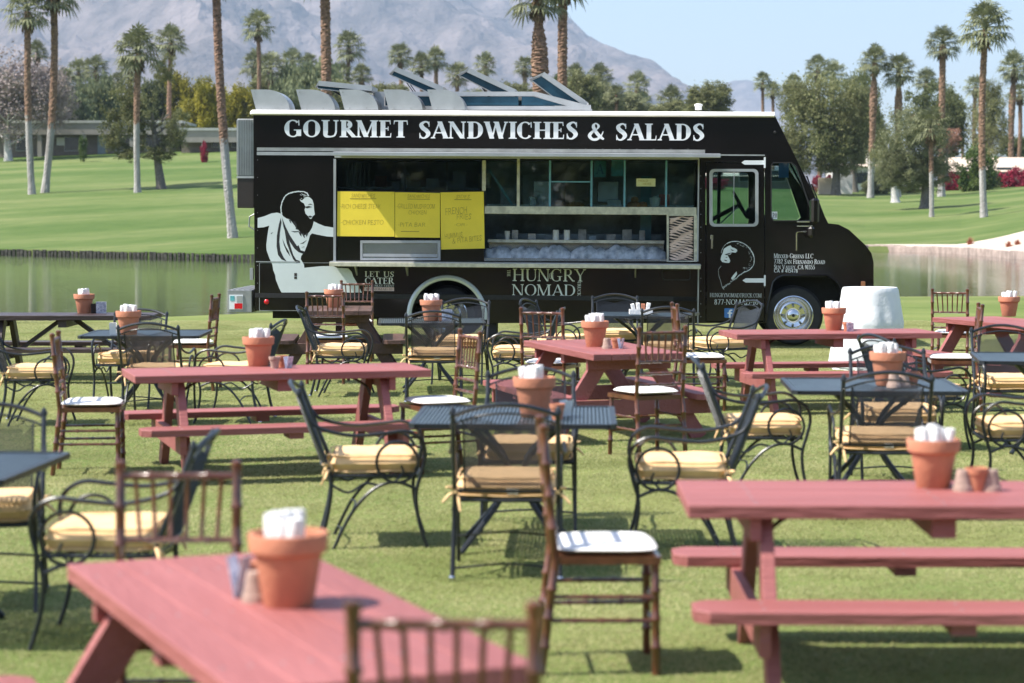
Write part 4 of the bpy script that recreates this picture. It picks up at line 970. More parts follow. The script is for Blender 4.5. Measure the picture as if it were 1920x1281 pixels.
hatch((729, 139), (743, 125), (832, 163)); hatch((857, 140), (880, 127), (968, 168)); hatch((992, 149), (1021, 135), (1103, 192))
# drip rail and the flap held open over the counter
pbox(482, 281, 1322, 283, -.012, 0).build('trim_rail', M['aludark'], truck)
pbox(482, 285.5, 628, 291, -.02, 0).build('trim_rail', M['aluminium'], truck)
a = T_(640, 293); b = T_(1345, 299)
aw = empty('serving_flap', (0, 0, 0)); aw.parent = truck
FL = 0.72
MB().box(((a[0] + b[0]) / 2, -FL / 2 - .03, a[1] + .012), (b[0] - a[0], FL, .022)).build('panel', M['frame'], aw)
MB().box(((a[0] + b[0]) / 2, -FL - .03, a[1] + .012), (b[0] - a[0] + .02, .03, .055), None, .006).build('edge_strip', M['aluminium'], aw)
a2 = T_(628, 291)
MB().box(((a2[0] + b[0] - .25) / 2, -.022, a2[1] - .01), (b[0] - a2[0] - .25, .04, .055), None, .005).build('hinge_rail', M['aluminium'], aw)
for px in (628, 1309):
    pbox(px - 2.5, 298, px + 2.5, 490, -.03, 0).build('opening_post', M['aluminium'], truck)
# counter shelf
a = T_(624, 489); b = T_(1312, 497)
sh = empty('counter_shelf', (0, 0, 0)); sh.parent = truck
MB().box(((a[0] + b[0]) / 2, -.16, a[1] - .012), (b[0] - a[0], .34, .02)).build('shelf_top', M['aluminium'], sh)
MB().box(((a[0] + b[0]) / 2, -.335, a[1] - .040), (b[0] - a[0], .02, .055), None, .004).build('shelf_lip', M['frame'], sh)
for px in (763, 1190, 668): q = T_(px, 505); MB().add([(q[0], -.3, a[1] - .03), (q[0], 0, a[1] - .03), (q[0], 0, a[1] - .20), (q[0] + .02, -.3, a[1] - .03), (q[0] + .02, 0, a[1] - .03), (q[0] + .02, 0, a[1] - .20)], [(0, 1, 2), (5, 4, 3), (0, 3, 4, 1), (1, 4, 5, 2), (2, 5, 3, 0)]).build('bracket', M['aludark'], sh)
# kitchen behind the opening
pbox(560, 292, 1312, 560, WD - .12, WD - .06).build('kitchen_wall', M['inside'], truck)
pbox(560, 292, 1312, 296, .06, WD - .13).build('kitchen_ceiling', M['inside'], truck)
pbox(556, 296, 560, 560, .06, WD - .13).build('kitchen_wall', M['inside'], truck)
pbox(905, 487, 1310, 492, .05, .75).build('inner_counter', M['steel'], truck)
pbox(912, 452, 1246, 455, .30, .62).build('inner_shelf', M['frame'], truck)
pbox(912, 456, 1246, 486, .50, .53).build('shelf_back', M['steel'], truck)
pbox(980, 330, 1300, 400, 1.5, 2.05, yr=1.5).build('extractor_hood', M['inside'], truck)
pbox(930, 440, 1240, 560, 1.35, 2.05, yr=1.4).build('kitchen_cabinet', M['inside'], truck)
pbox(1200, 330, 1222, 470, 1.2, 1.24, yr=1.2).build('kitchen_post', M['teal'], truck)
for (x, w, h_) in ((1000, 60, 60), (1120, 40, 40), (700, 90, 40), (800, 60, 50)): pbox(x, 340, x + w, 340 + h_, 1.0, 1.3, yr=1.1, bev=.01).build('hanging_cabinet', M['steel'], truck)
rn = random.Random(33)
for k in range(13):      # packages and tins on the shelves inside
    x = 645 + k * 49 + rn.uniform(-8, 8); yb_ = 352 if x < 905 else 386; w = rn.uniform(12, 30); hh = rn.uniform(10, 34)
    pbox(x, yb_ - hh, x + w, yb_, .40 + rn.uniform(0, .3), .75, bev=.006, yr=.5).build('package', M[rn.choice(['goods', 'goods', 'steel', 'steel', 'goodsred', 'aluminium'])], truck)
pbox(635, 352, 900, 355, .35, .85, yr=.5).build('kitchen_shelf', M['steel'], truck)
pbox(915, 386, 1300, 388.5, .25, .85, yr=.5).build('kitchen_shelf', M['steel'], truck)
for k in range(7):  # bars inside imitate grey louvre reflections in the smoked glass
    x = 642 + k * 8; pbox(x, 306, x + 3, 350, .3, .34, yr=.3).build('louvre', M['aludark'], truck)
for k in range(9):
    x = 960 + k * 30 + rn.uniform(-6, 6); hh = rn.uniform(8, 22); pbox(x, 451 - hh, x + rn.uniform(8, 18), 451, .8, 1.0, bev=.005, yr=.85).build('jar', M[rn.choice(['steel', 'goods', 'inside'])], truck)
pbox(915, 451, 1246, 454, .75, 1.1, yr=.85).build('kitchen_shelf', M['steel'], truck)
# left bay: smoked window over a black panel
pbox(632, 359, 905, 361, .012, .05).build('window_rail', M['blackmatt'], truck)
pbox(632, 302, 903, 358, .024, .030).build('service_window', M['darkglass'], truck)
pbox(632, 361, 908, 489, .02, .05).build('lower_panel', M['black'], truck)
pbox(904, 301, 911, 358, -.012, .03).build('window_post', M['frame'], truck)
for (x0_, x1_, w) in ((757, 762, 0), (836, 839, 0)): pbox(x0_, 303, x1_, 357, .032, .05).build('window_bar', M['aludark'], truck)
tr = empty('pass_tray', (0, 0, 0)); tr.parent = truck
plate_px([[(676, 451), (826, 451), (826, 488), (676, 488)], [(680, 456), (821, 456), (821, 484), (680, 484)]], -.03, .0).build('frame', M['aluminium'], tr)
pbox(680, 456, 821, 484, -.004, .0).build('back_plate', M['steel'], tr); pbox(681, 477, 820, 481, -.028, -.006).build('tray_lip', M['aluminium'], tr)
# right bay upper windows
pbox(909, 389, 1306, 401, -.03, .03, bev=.004).build('window_ledge', M['frame'], truck)
pbox(969, 298, 975, 396, -.028, -.004).build('window_post', M['frame'], truck)
for x in (1031, 1109, 1171, 1249): pbox(x - 2, 301, x + 2.2, 388, -.008, .03).build('window_divider', M['teal'], truck)
pbox(1033, 340, 1107, 342, 0, .02).build('window_bar', M['teal'], truck)
for (x0_, x1_) in ((912, 968), (976, 1028.6), (1033.4, 1106.6), (1111.4, 1168.6), (1173.4, 1246.6), (1251.4, 1305)): pbox(x0_, 302, x1_, 388.5, .012, .018).build('window_pane', M['darkglass'] if x0_ in (1033.4,) else M['glass'], truck)
a = T_(917, 318, .3); b = T_(963, 388, .3); MB().bar((a[0], .3, a[1]), (b[0], .3, b[1]), .03, .04, (0, 1, 0)).build('window_stay', M['teal'], truck)
# stickers behind the panes
for (x0_, y0_, x1_, y1_) in ((1114, 302, 1136, 332), (1146, 300, 1169, 330)):
    o = pbox(x0_, y0_, x1_, y1_, .022, .025).build('window_card', M['tealcard'], truck)
    if x0_ == 1114: q = T_(1118, 326); text_mesh('A', q[0], q[1], .13, .10, y=.0205).build('lettering', M['bluefilm'], o)
o = pbox(1193, 335, 1229, 349.5, .006, .0085).build('window_note', M['note'], truck)
q = T_(1197, 341); text_mesh('HOLD', q[0], q[1], .030, .13, y=.0045, T=.1, t=.1, serif=False).build('lettering', M['ink'], o)
q = T_(1205, 347); text_mesh('HERE', q[0], q[1], .028, .12, y=.0045, T=.1, t=.1, serif=False).build('lettering', M['ink'], o)
# crumpled foil panel right of the counter, its reflections painted as beige strips
cp = empty('foil_panel', (0, 0, 0)); cp.parent = truck
plate_px([[(1250, 403), (1307, 403), (1307, 491), (1250, 491)], [(1254, 405), (1301, 405), (1301, 489), (1254, 489)]], -.03, .02).build('frame', M['frame'], cp)
pbox(1254, 405, 1301, 489, .0, .01).build('backing', M['darktrim'], cp)
mb = MB(); rn = random.Random(5)
for k in range(20):
    y = 409 + k * 4.1; sl = 5 * math.sin(k * .45) - (3 if k < 5 else -2); pts_t = []; pts_b = []
    for i in range(13):
        f = i / 12; x = 1255 + 45 * f
        c = y + sl * (f - .5) + 1.6 * math.sin(f * 9 + k * 1.3) + rn.uniform(-.5, .5); w = (2.1 + 0.8 * math.sin(f * 7 + k)) * (0.35 if f < .05 or f > .95 else 1)
        pts_t.append((x, min(488, max(406, c - w)))); pts_b.append((x, min(488.2, max(406.2, c + w * .5))))
    for i in range(12):
        a_ = [T_(*pts_t[i]), T_(*pts_t[i + 1]), T_(*pts_b[i + 1]), T_(*pts_b[i])]
        mb.add([(a_[0][0], -.001, a_[0][1]), (a_[1][0], -.001, a_[1][1]), (a_[2][0], -.012, a_[2][1]), (a_[3][0], -.012, a_[3][1])], [(3, 2, 1, 0)])
mb.build('foil_reflections', M['zebra'], cp)
# rear chrome wheel ring, wheels
c_ = T_(838, 592)
mb = MB(); R1 = T_(838 + 76, 592)[0] - c_[0]; R0 = T_(838 + 66, 592)[0] - c_[0]
prof = [(R1, -.004), (R1 - .006, -.025), (R0 + (R1 - R0) * .5, -.045), (R0 + .006, -.03), (R0, -.004)]
vs = []; n_ = 40
for k in range(n_ + 1):
    a = math.pi * k / n_ * 1.06 - .09
    for r_, y_ in prof: vs.append((c_[0] + r_ * math.cos(a), y_, c_[1] + r_ * math.sin(a)))
fs = []
for k in range(n_):
    for i in range(4): fs.append((k * 5 + i, k * 5 + i + 1, k * 5 + 6 + i, k * 5 + 5 + i))
mb.add(vs, fs); mb.build('wheel_arch_ring', M['archring'], truck, smooth=True)
ar = [(838 + 66 * math.cos(R(a)), 592 - 66 * math.sin(R(a))) for a in range(0, 181, 12)]
mb = MB(); q = TL(ar)
for k in range(len(q) - 1): mb.add([(q[k][0], .04, q[k][1]), (q[k + 1][0], .04, q[k + 1][1]), (q[k + 1][0], .62, q[k + 1][1]), (q[k][0], .62, q[k][1])], [(0, 1, 2, 3)])
mb.plate([q + [q[-1]]], .62, .63); mb.build('wheel_well', M['blackmatt'], truck)
fa = [(1585, 592), (1585, 560), (1568, 528), (1550, 517), (1468, 517), (1450, 528), (1437, 592)]
mb = MB(); q = TL(fa)
for k in range(len(q) - 1): mb.add([(q[k][0], .04, q[k][1]), (q[k + 1][0], .04, q[k + 1][1]), (q[k + 1][0], .55, q[k + 1][1]), (q[k][0], .55, q[k][1])], [(0, 1, 2, 3)])
mb.plate([q], .55, .56); mb.build('wheel_well', M['blackmatt'], truck)
mb = MB(); mb.tube([(p_[0], -.004, p_[1]) for p_ in TL([(1436, 590), (1449, 529), (1458, 520), (1468, 516), (1550, 516), (1569, 527), (1580, 545), (1586, 560)])], .014, 6); mb.build('wheel_arch_lip', M['black'], truck, smooth=True)
def wheel(px, py, yc, flip=1, dual=False):
    c = T_(px, py); rT = .405
    w = empty('wheel', (c[0], yc, rT - truck.location.z + c[0] * 0.0)); w.parent = truck; w.location.z = c[1]
    tw = .24 if not dual else .24
    mb = MB(); pr = [(.25, tw / 2), (.30, tw / 2 + .005), (.37, tw / 2), (rT - .01, tw / 2 - .03), (rT, tw / 2 - .06), (rT, -tw / 2 + .06), (rT - .01, -tw / 2 + .03), (.37, -tw / 2), (.30, -tw / 2 - .005), (.25, -tw / 2)]
    mb.lathe(pr, 48, (0, 0, 0), False, False, 'y'); mb.build('tyre', M['blackmatt'], w, smooth=True)
    f = -flip
    o = MB().lathe([(.265, f * (tw / 2 - .004)), (.27, f * (tw / 2 + .008)), (.258, f * (tw / 2 + .012)), (.235, f * (tw / 2 - .02)), (.215, f * (tw / 2 - .075)), (.165, f * (tw / 2 - .05)), (.15, f * (tw / 2 - .062)), (.085, f * (tw / 2 - .062)), (.075, f * (tw / 2 - .015)), (.05, f * (tw / 2 + .004)), (.02, f * (tw / 2 + .006))], 40, (0, 0, 0), False, True, 'y').build('rim', M['chrome'], w, smooth=True)
    for k in range(8):
        a = 2 * math.pi * k / 8; cc = (.125 * math.cos(a), 0, .125 * math.sin(a))
        MB().lathe([(.014, f * (tw / 2 - .063)), (.014, f * (tw / 2 - .035)), (.006, f * (tw / 2 - .03))], 8, cc, False, True, 'y').build('wheel_nut', M['aludark'], o)
    MB().lathe([(.022, f * (tw / 2 + .0065)), (.018, f * (tw / 2 + .012))], 12, (0, 0, 0), False, True, 'y').build('hub_cap', M['blackmatt'], o)
wheel(1488, 592, .17); wheel(1488, 592, WD - .17, -1); wheel(838, 592, .27); wheel(838, 592, WD - .27, -1)
pbox(905, 590, 930, 634, .1, .5).build('mud_flap', M['blackmatt'], truck); pbox(700, 590, 760, 612, .4, 1.8).build('axle_box', M['blackmatt'], truck)
pbox(500, 583, 1420, 600, .5, 1.6).build('chassis_rail', M['blackmatt'], truck)
pbox(478, 556.5, 1310, 558, -.006, 0).build('skirt_seam', M['blackmatt'], truck)
pbox(1600, 583, 1646, 603, -.02, WD + .02, bev=.02).build('front_bumper', M['blackmatt'], truck)
# rear: cabinet door, step box with light, marker light
rc = empty('rear_cabinet', (0, 0, 0)); rc.parent = truck
pbox(441, 222, 473, 330, .15, 1.2, bev=.01).build('upper_door', M['aludark'], rc); pbox(441, 334, 473, 390, .15, 1.2, bev=.01).build('lower_door', M['darktrim'], rc); pbox(440, 330, 473, 334, .14, 1.21).build('hinge_strip', M['aluminium'], rc)
mb = MB()
for k in range(9): q = T_(444 + k * 3.2, 225, .14); q2 = T_(444 + k * 3.2, 328, .14); mb.box((q[0], .145, (q[1] + q2[1]) / 2), (.006, .012, q[1] - q2[1]))
mb.build('rib', M['aluminium'], rc)
sb = empty('rear_step', (0, 0, 0)); sb.parent = truck
pbox(427, 545, 472, 586, .0, 1.9, bev=.008).build('step_box', M['aludark'], sb)
mb = MB(); a = T_(427, 545); b = T_(472, 536)
for k in range(9):
    for j in range(14): mb.box((a[0] + .02 + k * (b[0] - a[0]) / 9, .06 + j * .13, a[1] + .008), (.018, .07, .008), Matrix.Rotation(.7 if (k + j) % 2 else -.7, 3, 'Z'))
mb.box(((a[0] + b[0]) / 2, .95, a[1] + .002), (b[0] - a[0], 1.9, .006)); mb.build('tread_plate', M['aluminium'], sb)
pbox(430, 553, 456, 580, -.012, -.001).build('lamp_plate', M['letter'], sb); pbox(432, 555, 440, 564, -.016, -.0125).build('label', M['tealcard'], sb); pbox(440, 569, 455, 579, -.016, -.0125).build('tail_light', M['red'], sb); pbox(444, 555, 455, 567, -.016, -.0125).build('label', M['aluminium'], sb)
q = T_(500, 566); MB().lathe([(.035, 0), (.033, -.02), (.02, -.032), (.005, -.034)], 16, (q[0], -.001, q[1]), False, True, 'y').build('marker_light', M['red'], truck, smooth=True)
q = T_(1618, 532); MB().box((q[0], -.015, q[1]), (.06, .03, .07), None, .01).build('marker_light', M['amber'], truck)
q = T_(1453, 248); MB().lathe([(.02, 0), (.018, -.02), (.006, -.026)], 12, (q[0], 0, q[1]), False, True, 'y').build('marker_light', M['blackmatt'], truck)
mb = MB(); a = T_(478, 500); mb.tube([(a[0] - .02, .1, a[1] + 1.0 * 0 + .72), (a[0] - .09, .1, a[1] + .68), (a[0] - .10, .1, a[1] + .55), (a[0] - .02, .1, a[1] + .50)], .01, 6); mb.build('rear_handle', M['aludark'], truck)
pbox(467, 503, 473, 525, .05, .12).build('hinge', M['aluminium'], truck)
# door window frame, sliding bar, handle, hinges
a = TL(rrect(1332, 319, 1420, 423, 8)); b = TL(rrect(1336, 322, 1416, 420, 6))
MB().plate([TL(rrect(1330, 317, 1422, 425, 9)), b], -.018, -.0085).build('window_frame', M['aluminium'], d_)
pbox(1374.5, 322, 1377, 420, -.012, .004).build('sliding_bar', M['aluminium'], d_)
plate_px([rrect(1332, 319, 1420, 423, 8)], .006, .010).build('pane', M['glass'], d_)
plate_px([rrect(1332, 319, 1420, 423, 8)], WD - .03, WD - .026).build('window_pane', M['glass'], truck)
pbox(1332, 441, 1337, 449, -.03, -.009, bev=.003).build('handle', M['chrome'], d_); pbox(1333.5, 449, 1336.5, 466, -.035, -.02, bev=.002).build('handle', M['chrome'], d_)
for (y, xr) in ((305, 1390), (526, 1392)):
    plate_px([[(xr, y), (xr + 6, y - 4), (1432, y - 4), (1432, y + 4), (xr + 6, y + 4)]], -.016, -.0085).build('hinge', M['letter'], d_)
    pbox(1432, y - 10, 1435.5, y + 10, -.03, -.004).build('hinge', M['letter'], truck)
pbox(1322, 290, 1434, 292, -.01, 0).build('trim_rail', M['aludark'], truck)
# quarter window
q2 = [(1450, 306), (1483, 306), (1492, 313), (1524, 407), (1519, 413), (1451, 413), (1447, 407), (1447, 311)]
plate_px([quarter, q2], -.012, 0.03).build('quarter_frame', M['blackmatt'], truck); plate_px([q2], .012, .016).build('quarter_pane', M['glass'], truck)
plate_px([q2], WD - .02, WD - .016).build('quarter_pane', M['glass'], truck)
pbox(1460, 306, 1479, 333, .018, .02).build('tint_film', M['bluefilm'], truck)
o = pbox(1446.5, 397, 1457.5, 411, .008, .0105).build('sticker', M['letter'], truck); q = T_(1448, 409); text_mesh('20', q[0], q[1], .07, .065, y=.007).build('lettering', M['blackmatt'], o)
# cab inside
c_ = T_(1388, 384, .7)
sw = empty('steering_wheel', (c_[0], .75, c_[1])); sw.parent = truck; sw.rotation_euler = (0, R(62), 0)
mb = MB(); mb.tube([(.2 * math.cos(2 * math.pi * k / 28), .2 * math.sin(2 * math.pi * k / 28), 0) for k in range(28)], .016, 8, closed=True); mb.build('rim', M['blackmatt'], sw, smooth=True)
mb = MB()
for k in range(3): a = 2 * math.pi * k / 3; mb.tube([(0, 0, -.03), (.19 * math.cos(a), .19 * math.sin(a), 0)], .010, 6)
mb.tube([(0, 0, 0), (0, 0, -.5)], .03, 8); mb.build('column', M['blackmatt'], sw)
mb = MB(); a = T_(1400, 395, .7); b = T_(1425, 420, .7); mb.bar((a[0], .75, a[1]), (b[0] + .1, .75, b[1]), .35, .16, bev=.03); mb.build('steering_cowl', M['blackmatt'], truck)
a = T_(1345, 470, .9); 
st = empty('driver_seat', (a[0], .75, a[1] - .2)); st.parent = truck
MB().box((0, 0, 0), (.5, .5, .14), None, .04).build('seat', M['blackmatt'], st); MB().box((-.22, 0, .33), (.12, .46, .6), Matrix.Rotation(-.12, 3, 'Y'), .04).build('backrest', M['darktrim'], st)
pbox(1345, 300, 1352, 425, 1.9, 2.1, yr=1.9).build('cab_pillar', M['blackmatt'], truck)
mb = MB(); a = T_(1352, 418, .5); b = T_(1384, 388, .5); mb.tube([(a[0], .5, a[1]), (b[0], .55, b[1])], .01, 6); mb.build('wiper_lever', M['aludark'], truck)
# wipers, mirrors
mb = MB()
for (p_, q_) in (((1496, 330), (1530, 400)), ((1505, 345), (1536, 404))): a = T_(*p_, .5); b = T_(*q_, .5); mb.bar((a[0] + .12, .5, a[1]), (b[0] + .06, .5, b[1]), .015, .02)
mb.build('wiper', M['blackmatt'], truck)
mr = empty('mirror', (0, 0, 0)); mr.parent = truck
a = T_(1515, 372); b = T_(1533, 420)
MB().box(((a[0] + b[0]) / 2, -.24, (a[1] + b[1]) / 2), (.11, .17, a[1] - b[1]), Matrix.Rotation(.12, 3, 'Z'), .03).build('mirror_head', M['black'], mr)
q = T_(1517, 435); MB().box((q[0], -.24, q[1]), (.09, .13, .16), Matrix.Rotation(.3, 3, 'Z'), .035).build('convex_mirror', M['black'], mr)
mb = MB(); mb.tube([(p_[0], y_, p_[1]) for p_, y_ in ((T_(1493, 470), -.01), (T_(1493, 438), -.02), (T_(1496, 435), -.03), (T_(1512, 434), -.16))], .011, 6); mb.build('mirror_arm', M['chrome'], mr)
mb = MB()
for y_ in (416, 424): mb.tube([(T_(1495, y_)[0], -.005, T_(1495, y_)[1]), (T_(1520, y_)[0], -.18, T_(1520, y_)[1])], .010, 6)
mb.build('mirror_bracket', M['chrome'], mr)
plate_px([rrect(1241, 505, 1295, 526, 5), rrect(1243, 507, 1293, 524, 4)], -.012, 0).build('fuel_hatch_rim', M['blackmatt'], truck)
pbox(1307, 500, 1311, 608, -.018, 0).build('corner_strip', M['aludark'], truck)
pbox(1262, 508, 1305, 600, -.006, 0).build('access_panel', M['black'], truck)
mb = MB()
for k in range(12):
    q = T_(1314, 330 + k * 24); mb.lathe([(.006, -.006), (.006, 0)], 6, (q[0], 0, q[1]), axis='y')
for k in range(26):
    q = T_(490 + k * 32, 279.5); mb.lathe([(.005, -.006), (.005, 0)], 6, (q[0], 0, q[1]), axis='y')
for k in range(8):
    q = T_(483, 300 + k * 33); mb.lathe([(.005, -.006), (.005, 0)], 6, (q[0], 0, q[1]), axis='y')
tag(mb.build('rivets', M['aludark'], truck), kind='stuff')
plate_px([rrect(486, 492.5, 628, 583, 2), rrect(487, 493.5, 627, 582, 2)], -.003, 0).build('panel_seam', M['aludark'], truck)

# lettering on the truck
def put(txt, px0, py_base, px1, py_top, m='letter', parent=truck, y=-.004, **kw):
    a = T_(px0, py_base); b = T_(px1, py_top)
    return text_mesh(txt, a[0], a[1], b[1] - a[1], b[0] - a[0], y=y, **kw).build('lettering', M[m], parent)
put('GOURMET', 532, 257, 766, 226, T=.235, t=.07); put('SANDWICHES', 785, 259.5, 1084, 229, T=.235, t=.07); put('&', 1103, 262, 1136, 231, T=.19); put('SALADS', 1154, 263, 1321, 232.5, T=.235, t=.07)
put('HUNGRY', 961, 527, 1098, 505, m='art', T=.13, t=.045); put('NOMAD', 960, 554, 1080, 534, m='art', T=.13, t=.045)
def vput(txt, px, py0, py1, m='art', wid=6, **kw):   # reads downwards
    a = T_(px, py0); b = T_(px, py1); mb = text_mesh(txt, 0, 0, T_(px + wid, py0)[0] - a[0], a[1] - b[1], y=0, **kw)
    mb.v = [(a[0] + z, -.004 + y, a[1] - x) for x, y, z in mb.v]
    return mb.build('lettering', M[m], truck)
vput('THE', 951, 506, 519); vput('TRUCK', 1083, 528, 555)
put('ON', 1030, 523, 1038, 512, m='art')
put('LET', 684, 519, 712, 509, m='letter', T=.15); put('US', 719, 519.5, 739, 509.5, T=.15); put('CATER', 684, 532, 739, 521, T=.16)
put('YOUR NEXT EVENT', 684, 537.5, 739, 534, T=.12)
o = pbox(683, 539, 739, 545.5, -.005, -.002).build('vinyl_band', M['pinkband'], truck); put('877-NOMAD-10', 686, 544.2, 736, 540.6, m='blackmatt', parent=o, y=-.0055, T=.14)
put('Mixxed Greens LLC', 1451, 484, 1525, 476, T=.14, small=.78); put('7782 San Fernando Road', 1451, 494.5, 1547, 486.5, T=.14, small=.78)
put('Sun Valley, CA 91355', 1451, 504.5, 1528, 497, T=.14, small=.78); put('CA # 415478', 1451, 511, 1496, 504.8, T=.16, t=.1, serif=False)
put('HUNGRYNOMADTRUCK.COM', 1331, 557, 1428, 550.5, m='art', parent=d_, y=-.011, T=.10); put('877-NOMAD-10', 1339, 571, 1422, 562, m='art', parent=d_, y=-.011, T=.12)
o = plate_px([rrect(1358, 578, 1376, 596, 2)], -.011, -.009).build('badge', M['blue'], d_)
mb = MB(); 
for k, pl in enumerate([[(1366.5, 596), (1366.5, 588.5), (1364, 588.5), (1364, 586), (1366.5, 586), (1366.5, 583), (1367.5, 581.5), (1369.5, 580.5), (1373, 580.5), (1373, 583), (1370.5, 583), (1369.8, 584), (1369.8, 586), (1373, 586), (1372.5, 588.5), (1369.8, 588.5), (1369.8, 596)]]): mb.plate([TL(pl)], -.0125, -.0118)
mb.build('emblem', M['letter'], o)
# the figure painted on the left panel
def art(pts, y, m, name, parent=truck, ox=430, oy=340, sc=4.928): return plate_px([[(ox + a / sc, oy + b / sc) for a, b in pts]], y, y + .0008).build(name, M[m], parent)
torso = [(262, 340), (320, 325), (390, 297), (440, 290), (475, 298), (500, 325), (530, 345), (560, 352), (585, 385), (612, 420), (640, 452), (660, 482), (700, 500), (740, 470), (765, 430), (775, 395), (780, 370), (830, 395), (880, 415), (962, 428), (965, 515), (900, 510), (820, 495), (765, 482), (745, 500), (735, 540), (715, 600), (695, 650), (665, 690), (660, 720), (690, 770), (693, 800), (760, 793), (850, 785), (955, 783), (1000, 800), (1100, 805), (1130, 835), (1145, 880), (1180, 940), (1225, 1028), (482, 1028), (460, 985), (430, 910), (425, 870), (405, 820), (398, 770), (370, 710), (345, 640), (342, 590), (350, 520), (360, 450), (370, 410), (320, 425), (262, 430)]
fig = empty('painted_figure', (0, 0, 0)); fig.parent = truck
art(torso, -.0040, 'art', 'body_shape', fig)
face = [(650, 165), (672, 178), (700, 150), (722, 142), (745, 150), (768, 172), (780, 210), (783, 255), (790, 308), (772, 322), (762, 345), (745, 348), (728, 322), (705, 300), (695, 262), (704, 238), (690, 205), (662, 188)]
art(face, -.0040, 'art', 'face_shape', fig)
dark = [[(475, 340), (458, 400), (440, 500), (437, 600), (450, 680), (480, 720), (530, 742), (500, 700), (472, 640), (462, 560), (468, 470), (482, 380)],
 [(486, 335), (500, 420), (520, 480), (560, 560), (600, 620), (640, 655), (690, 672), (700, 650), (650, 635), (610, 575), (560, 500), (520, 420)],
 [(508, 420), (515, 480), (530, 570), (560, 650), (590, 720), (620, 755), (655, 752), (648, 735), (618, 725), (590, 680), (565, 600), (545, 520)],
 [(490, 530), (505, 590), (530, 650), (565, 698), (545, 640), (520, 600)], [(700, 235), (735, 228), (765, 238), (740, 244), (720, 250), (706, 246)], [(725, 215), (750, 207), (772, 220), (750, 216)],
 [(730, 320), (750, 318), (770, 328), (752, 336), (738, 334)], [(640, 590), (660, 640), (700, 655), (695, 668), (655, 655), (625, 600)], [(570, 460), (600, 472), (640, 468), (645, 460), (605, 462)],
 [(640, 470), (655, 500), (668, 512), (664, 470)], [(665, 478), (690, 520), (700, 525), (690, 480)], [(705, 480), (712, 515), (722, 500), (730, 478)], [(590, 372), (600, 400), (622, 445), (634, 450), (622, 400), (606, 370)], [(548, 350), (560, 378), (572, 392), (566, 358)], [(650, 580), (685, 575), (720, 540), (680, 566)], [(618, 420), (622, 438), (612, 446)], [(385, 480), (405, 470), (385, 490)], [(665, 615), (695, 600), (690, 608)]]
for k, pl in enumerate(dark): art(pl, -.0052 - .0002 * (k % 2), 'blackmatt', 'brush_stroke', fig)
mb = MB(); rim = [(488, 320), (478, 285), (476, 245), (482, 210), (492, 178), (510, 145), (535, 120), (570, 105), (610, 96), (650, 93), (690, 97), (720, 110), (733, 135)]
rimc = smooth_path([(a, b, 0) for a, b in rim], 5); rn = random.Random(9)
for k in range(len(rimc) - 1):
    a, b = rimc[k], rimc[k + 1]; d = (b - a).normalized(); nn = Vector((-d.y, d.x, 0)); w = rn.uniform(4, 9); w2 = rn.uniform(1, 5)
    q = TL([(430 + v.x / 4.928, 340 + v.y / 4.928) for v in (a - nn * w2, b + d * 3 - nn * w2, b + d * 3 + nn * w, a + nn * w)]); mb.plate([q], -.0042 - .0002 * (k % 3), -.0036)
for k in range(14):
    a = Vector((660 + rn.uniform(-10, 60), 120 + rn.uniform(-5, 40), 0)); d = Vector((rn.uniform(.6, 1), rn.uniform(-.2, .6), 0)) * rn.uniform(15, 32); nn = Vector((-d.y, d.x, 0)).normalized() * 2.2
    mb.plate([TL([(430 + v.x / 4.928, 340 + v.y / 4.928) for v in (a - nn, a + d, a + nn)])], -.0047 - .0002 * (k % 4), -.0043)
mb.build('hair_strokes', M['art'], fig)
for k, pl in enumerate([[(600, 848), (625, 848), (625, 876), (600, 876)], [(600, 880), (625, 880), (625, 902), (600, 902)]]): art(pl, -.0060, 'darktrim', 'hinge', fig)
pbox(480, 490.5, 560, 491.5, -.007, -.0052).build('seam_strip', M['aluminium'], truck)
# bearded head on the cab door
hd = empty('door_emblem', (0, 0, 0)); hd.parent = d_
def art2(pts, y, m, name): return plate_px([[(1310 + a / 5.57, 430 + b / 5.57) for a, b in pts]], y, y + .0008).build(name, M[m], hd)
art2([(262, 205), (300, 180), (330, 168), (350, 190), (372, 195), (400, 212), (403, 228), (385, 245), (345, 240), (335, 262), (300, 270), (318, 300), (330, 330), (318, 352), (280, 350), (245, 342), (228, 318), (236, 280), (250, 250)], -.0105, 'art', 'face_shape')
for pl in ([(270, 262), (310, 250), (350, 242), (318, 262), (290, 272)], [(276, 292), (300, 288), (296, 300)], [(262, 318), (290, 322), (300, 335), (275, 330)], [(330, 205), (372, 222), (350, 226)]): art2(pl, -.0118, 'blackmatt', 'brush_stroke')
mb = MB(); rim = smooth_path([(a, b, 0) for a, b in [(235, 250), (250, 200), (290, 150), (340, 128), (400, 125), (455, 140), (505, 170), (545, 215), (572, 260), (582, 315), (575, 370), (545, 415), (505, 440), (470, 452)]], 4)
def rim_strokes(rim, w0, w1):
    for k in range(len(rim) - 1):
        a, b = rim[k], rim[k + 1]; d = (b - a).normalized(); nn = Vector((-d.y, d.x, 0)); w = rn.uniform(w0, w1)
        mb.plate([TL([(1310 + v.x / 5.57, 430 + v.y / 5.57) for v in (a - nn * 1, b + d * 4 - nn * 1, b + d * 4 + nn * w, a + nn * w)])], -.0112 - .0002 * (k % 3), -.0105)
rim_strokes(rim[8:], 3, 9); rim_strokes(rim[:10], 1, 3); rim_strokes(smooth_path([(a, b, 0) for a, b in [(235, 385), (208, 420), (210, 480), (230, 540), (245, 600), (265, 630)]], 3), 0.5, 2)
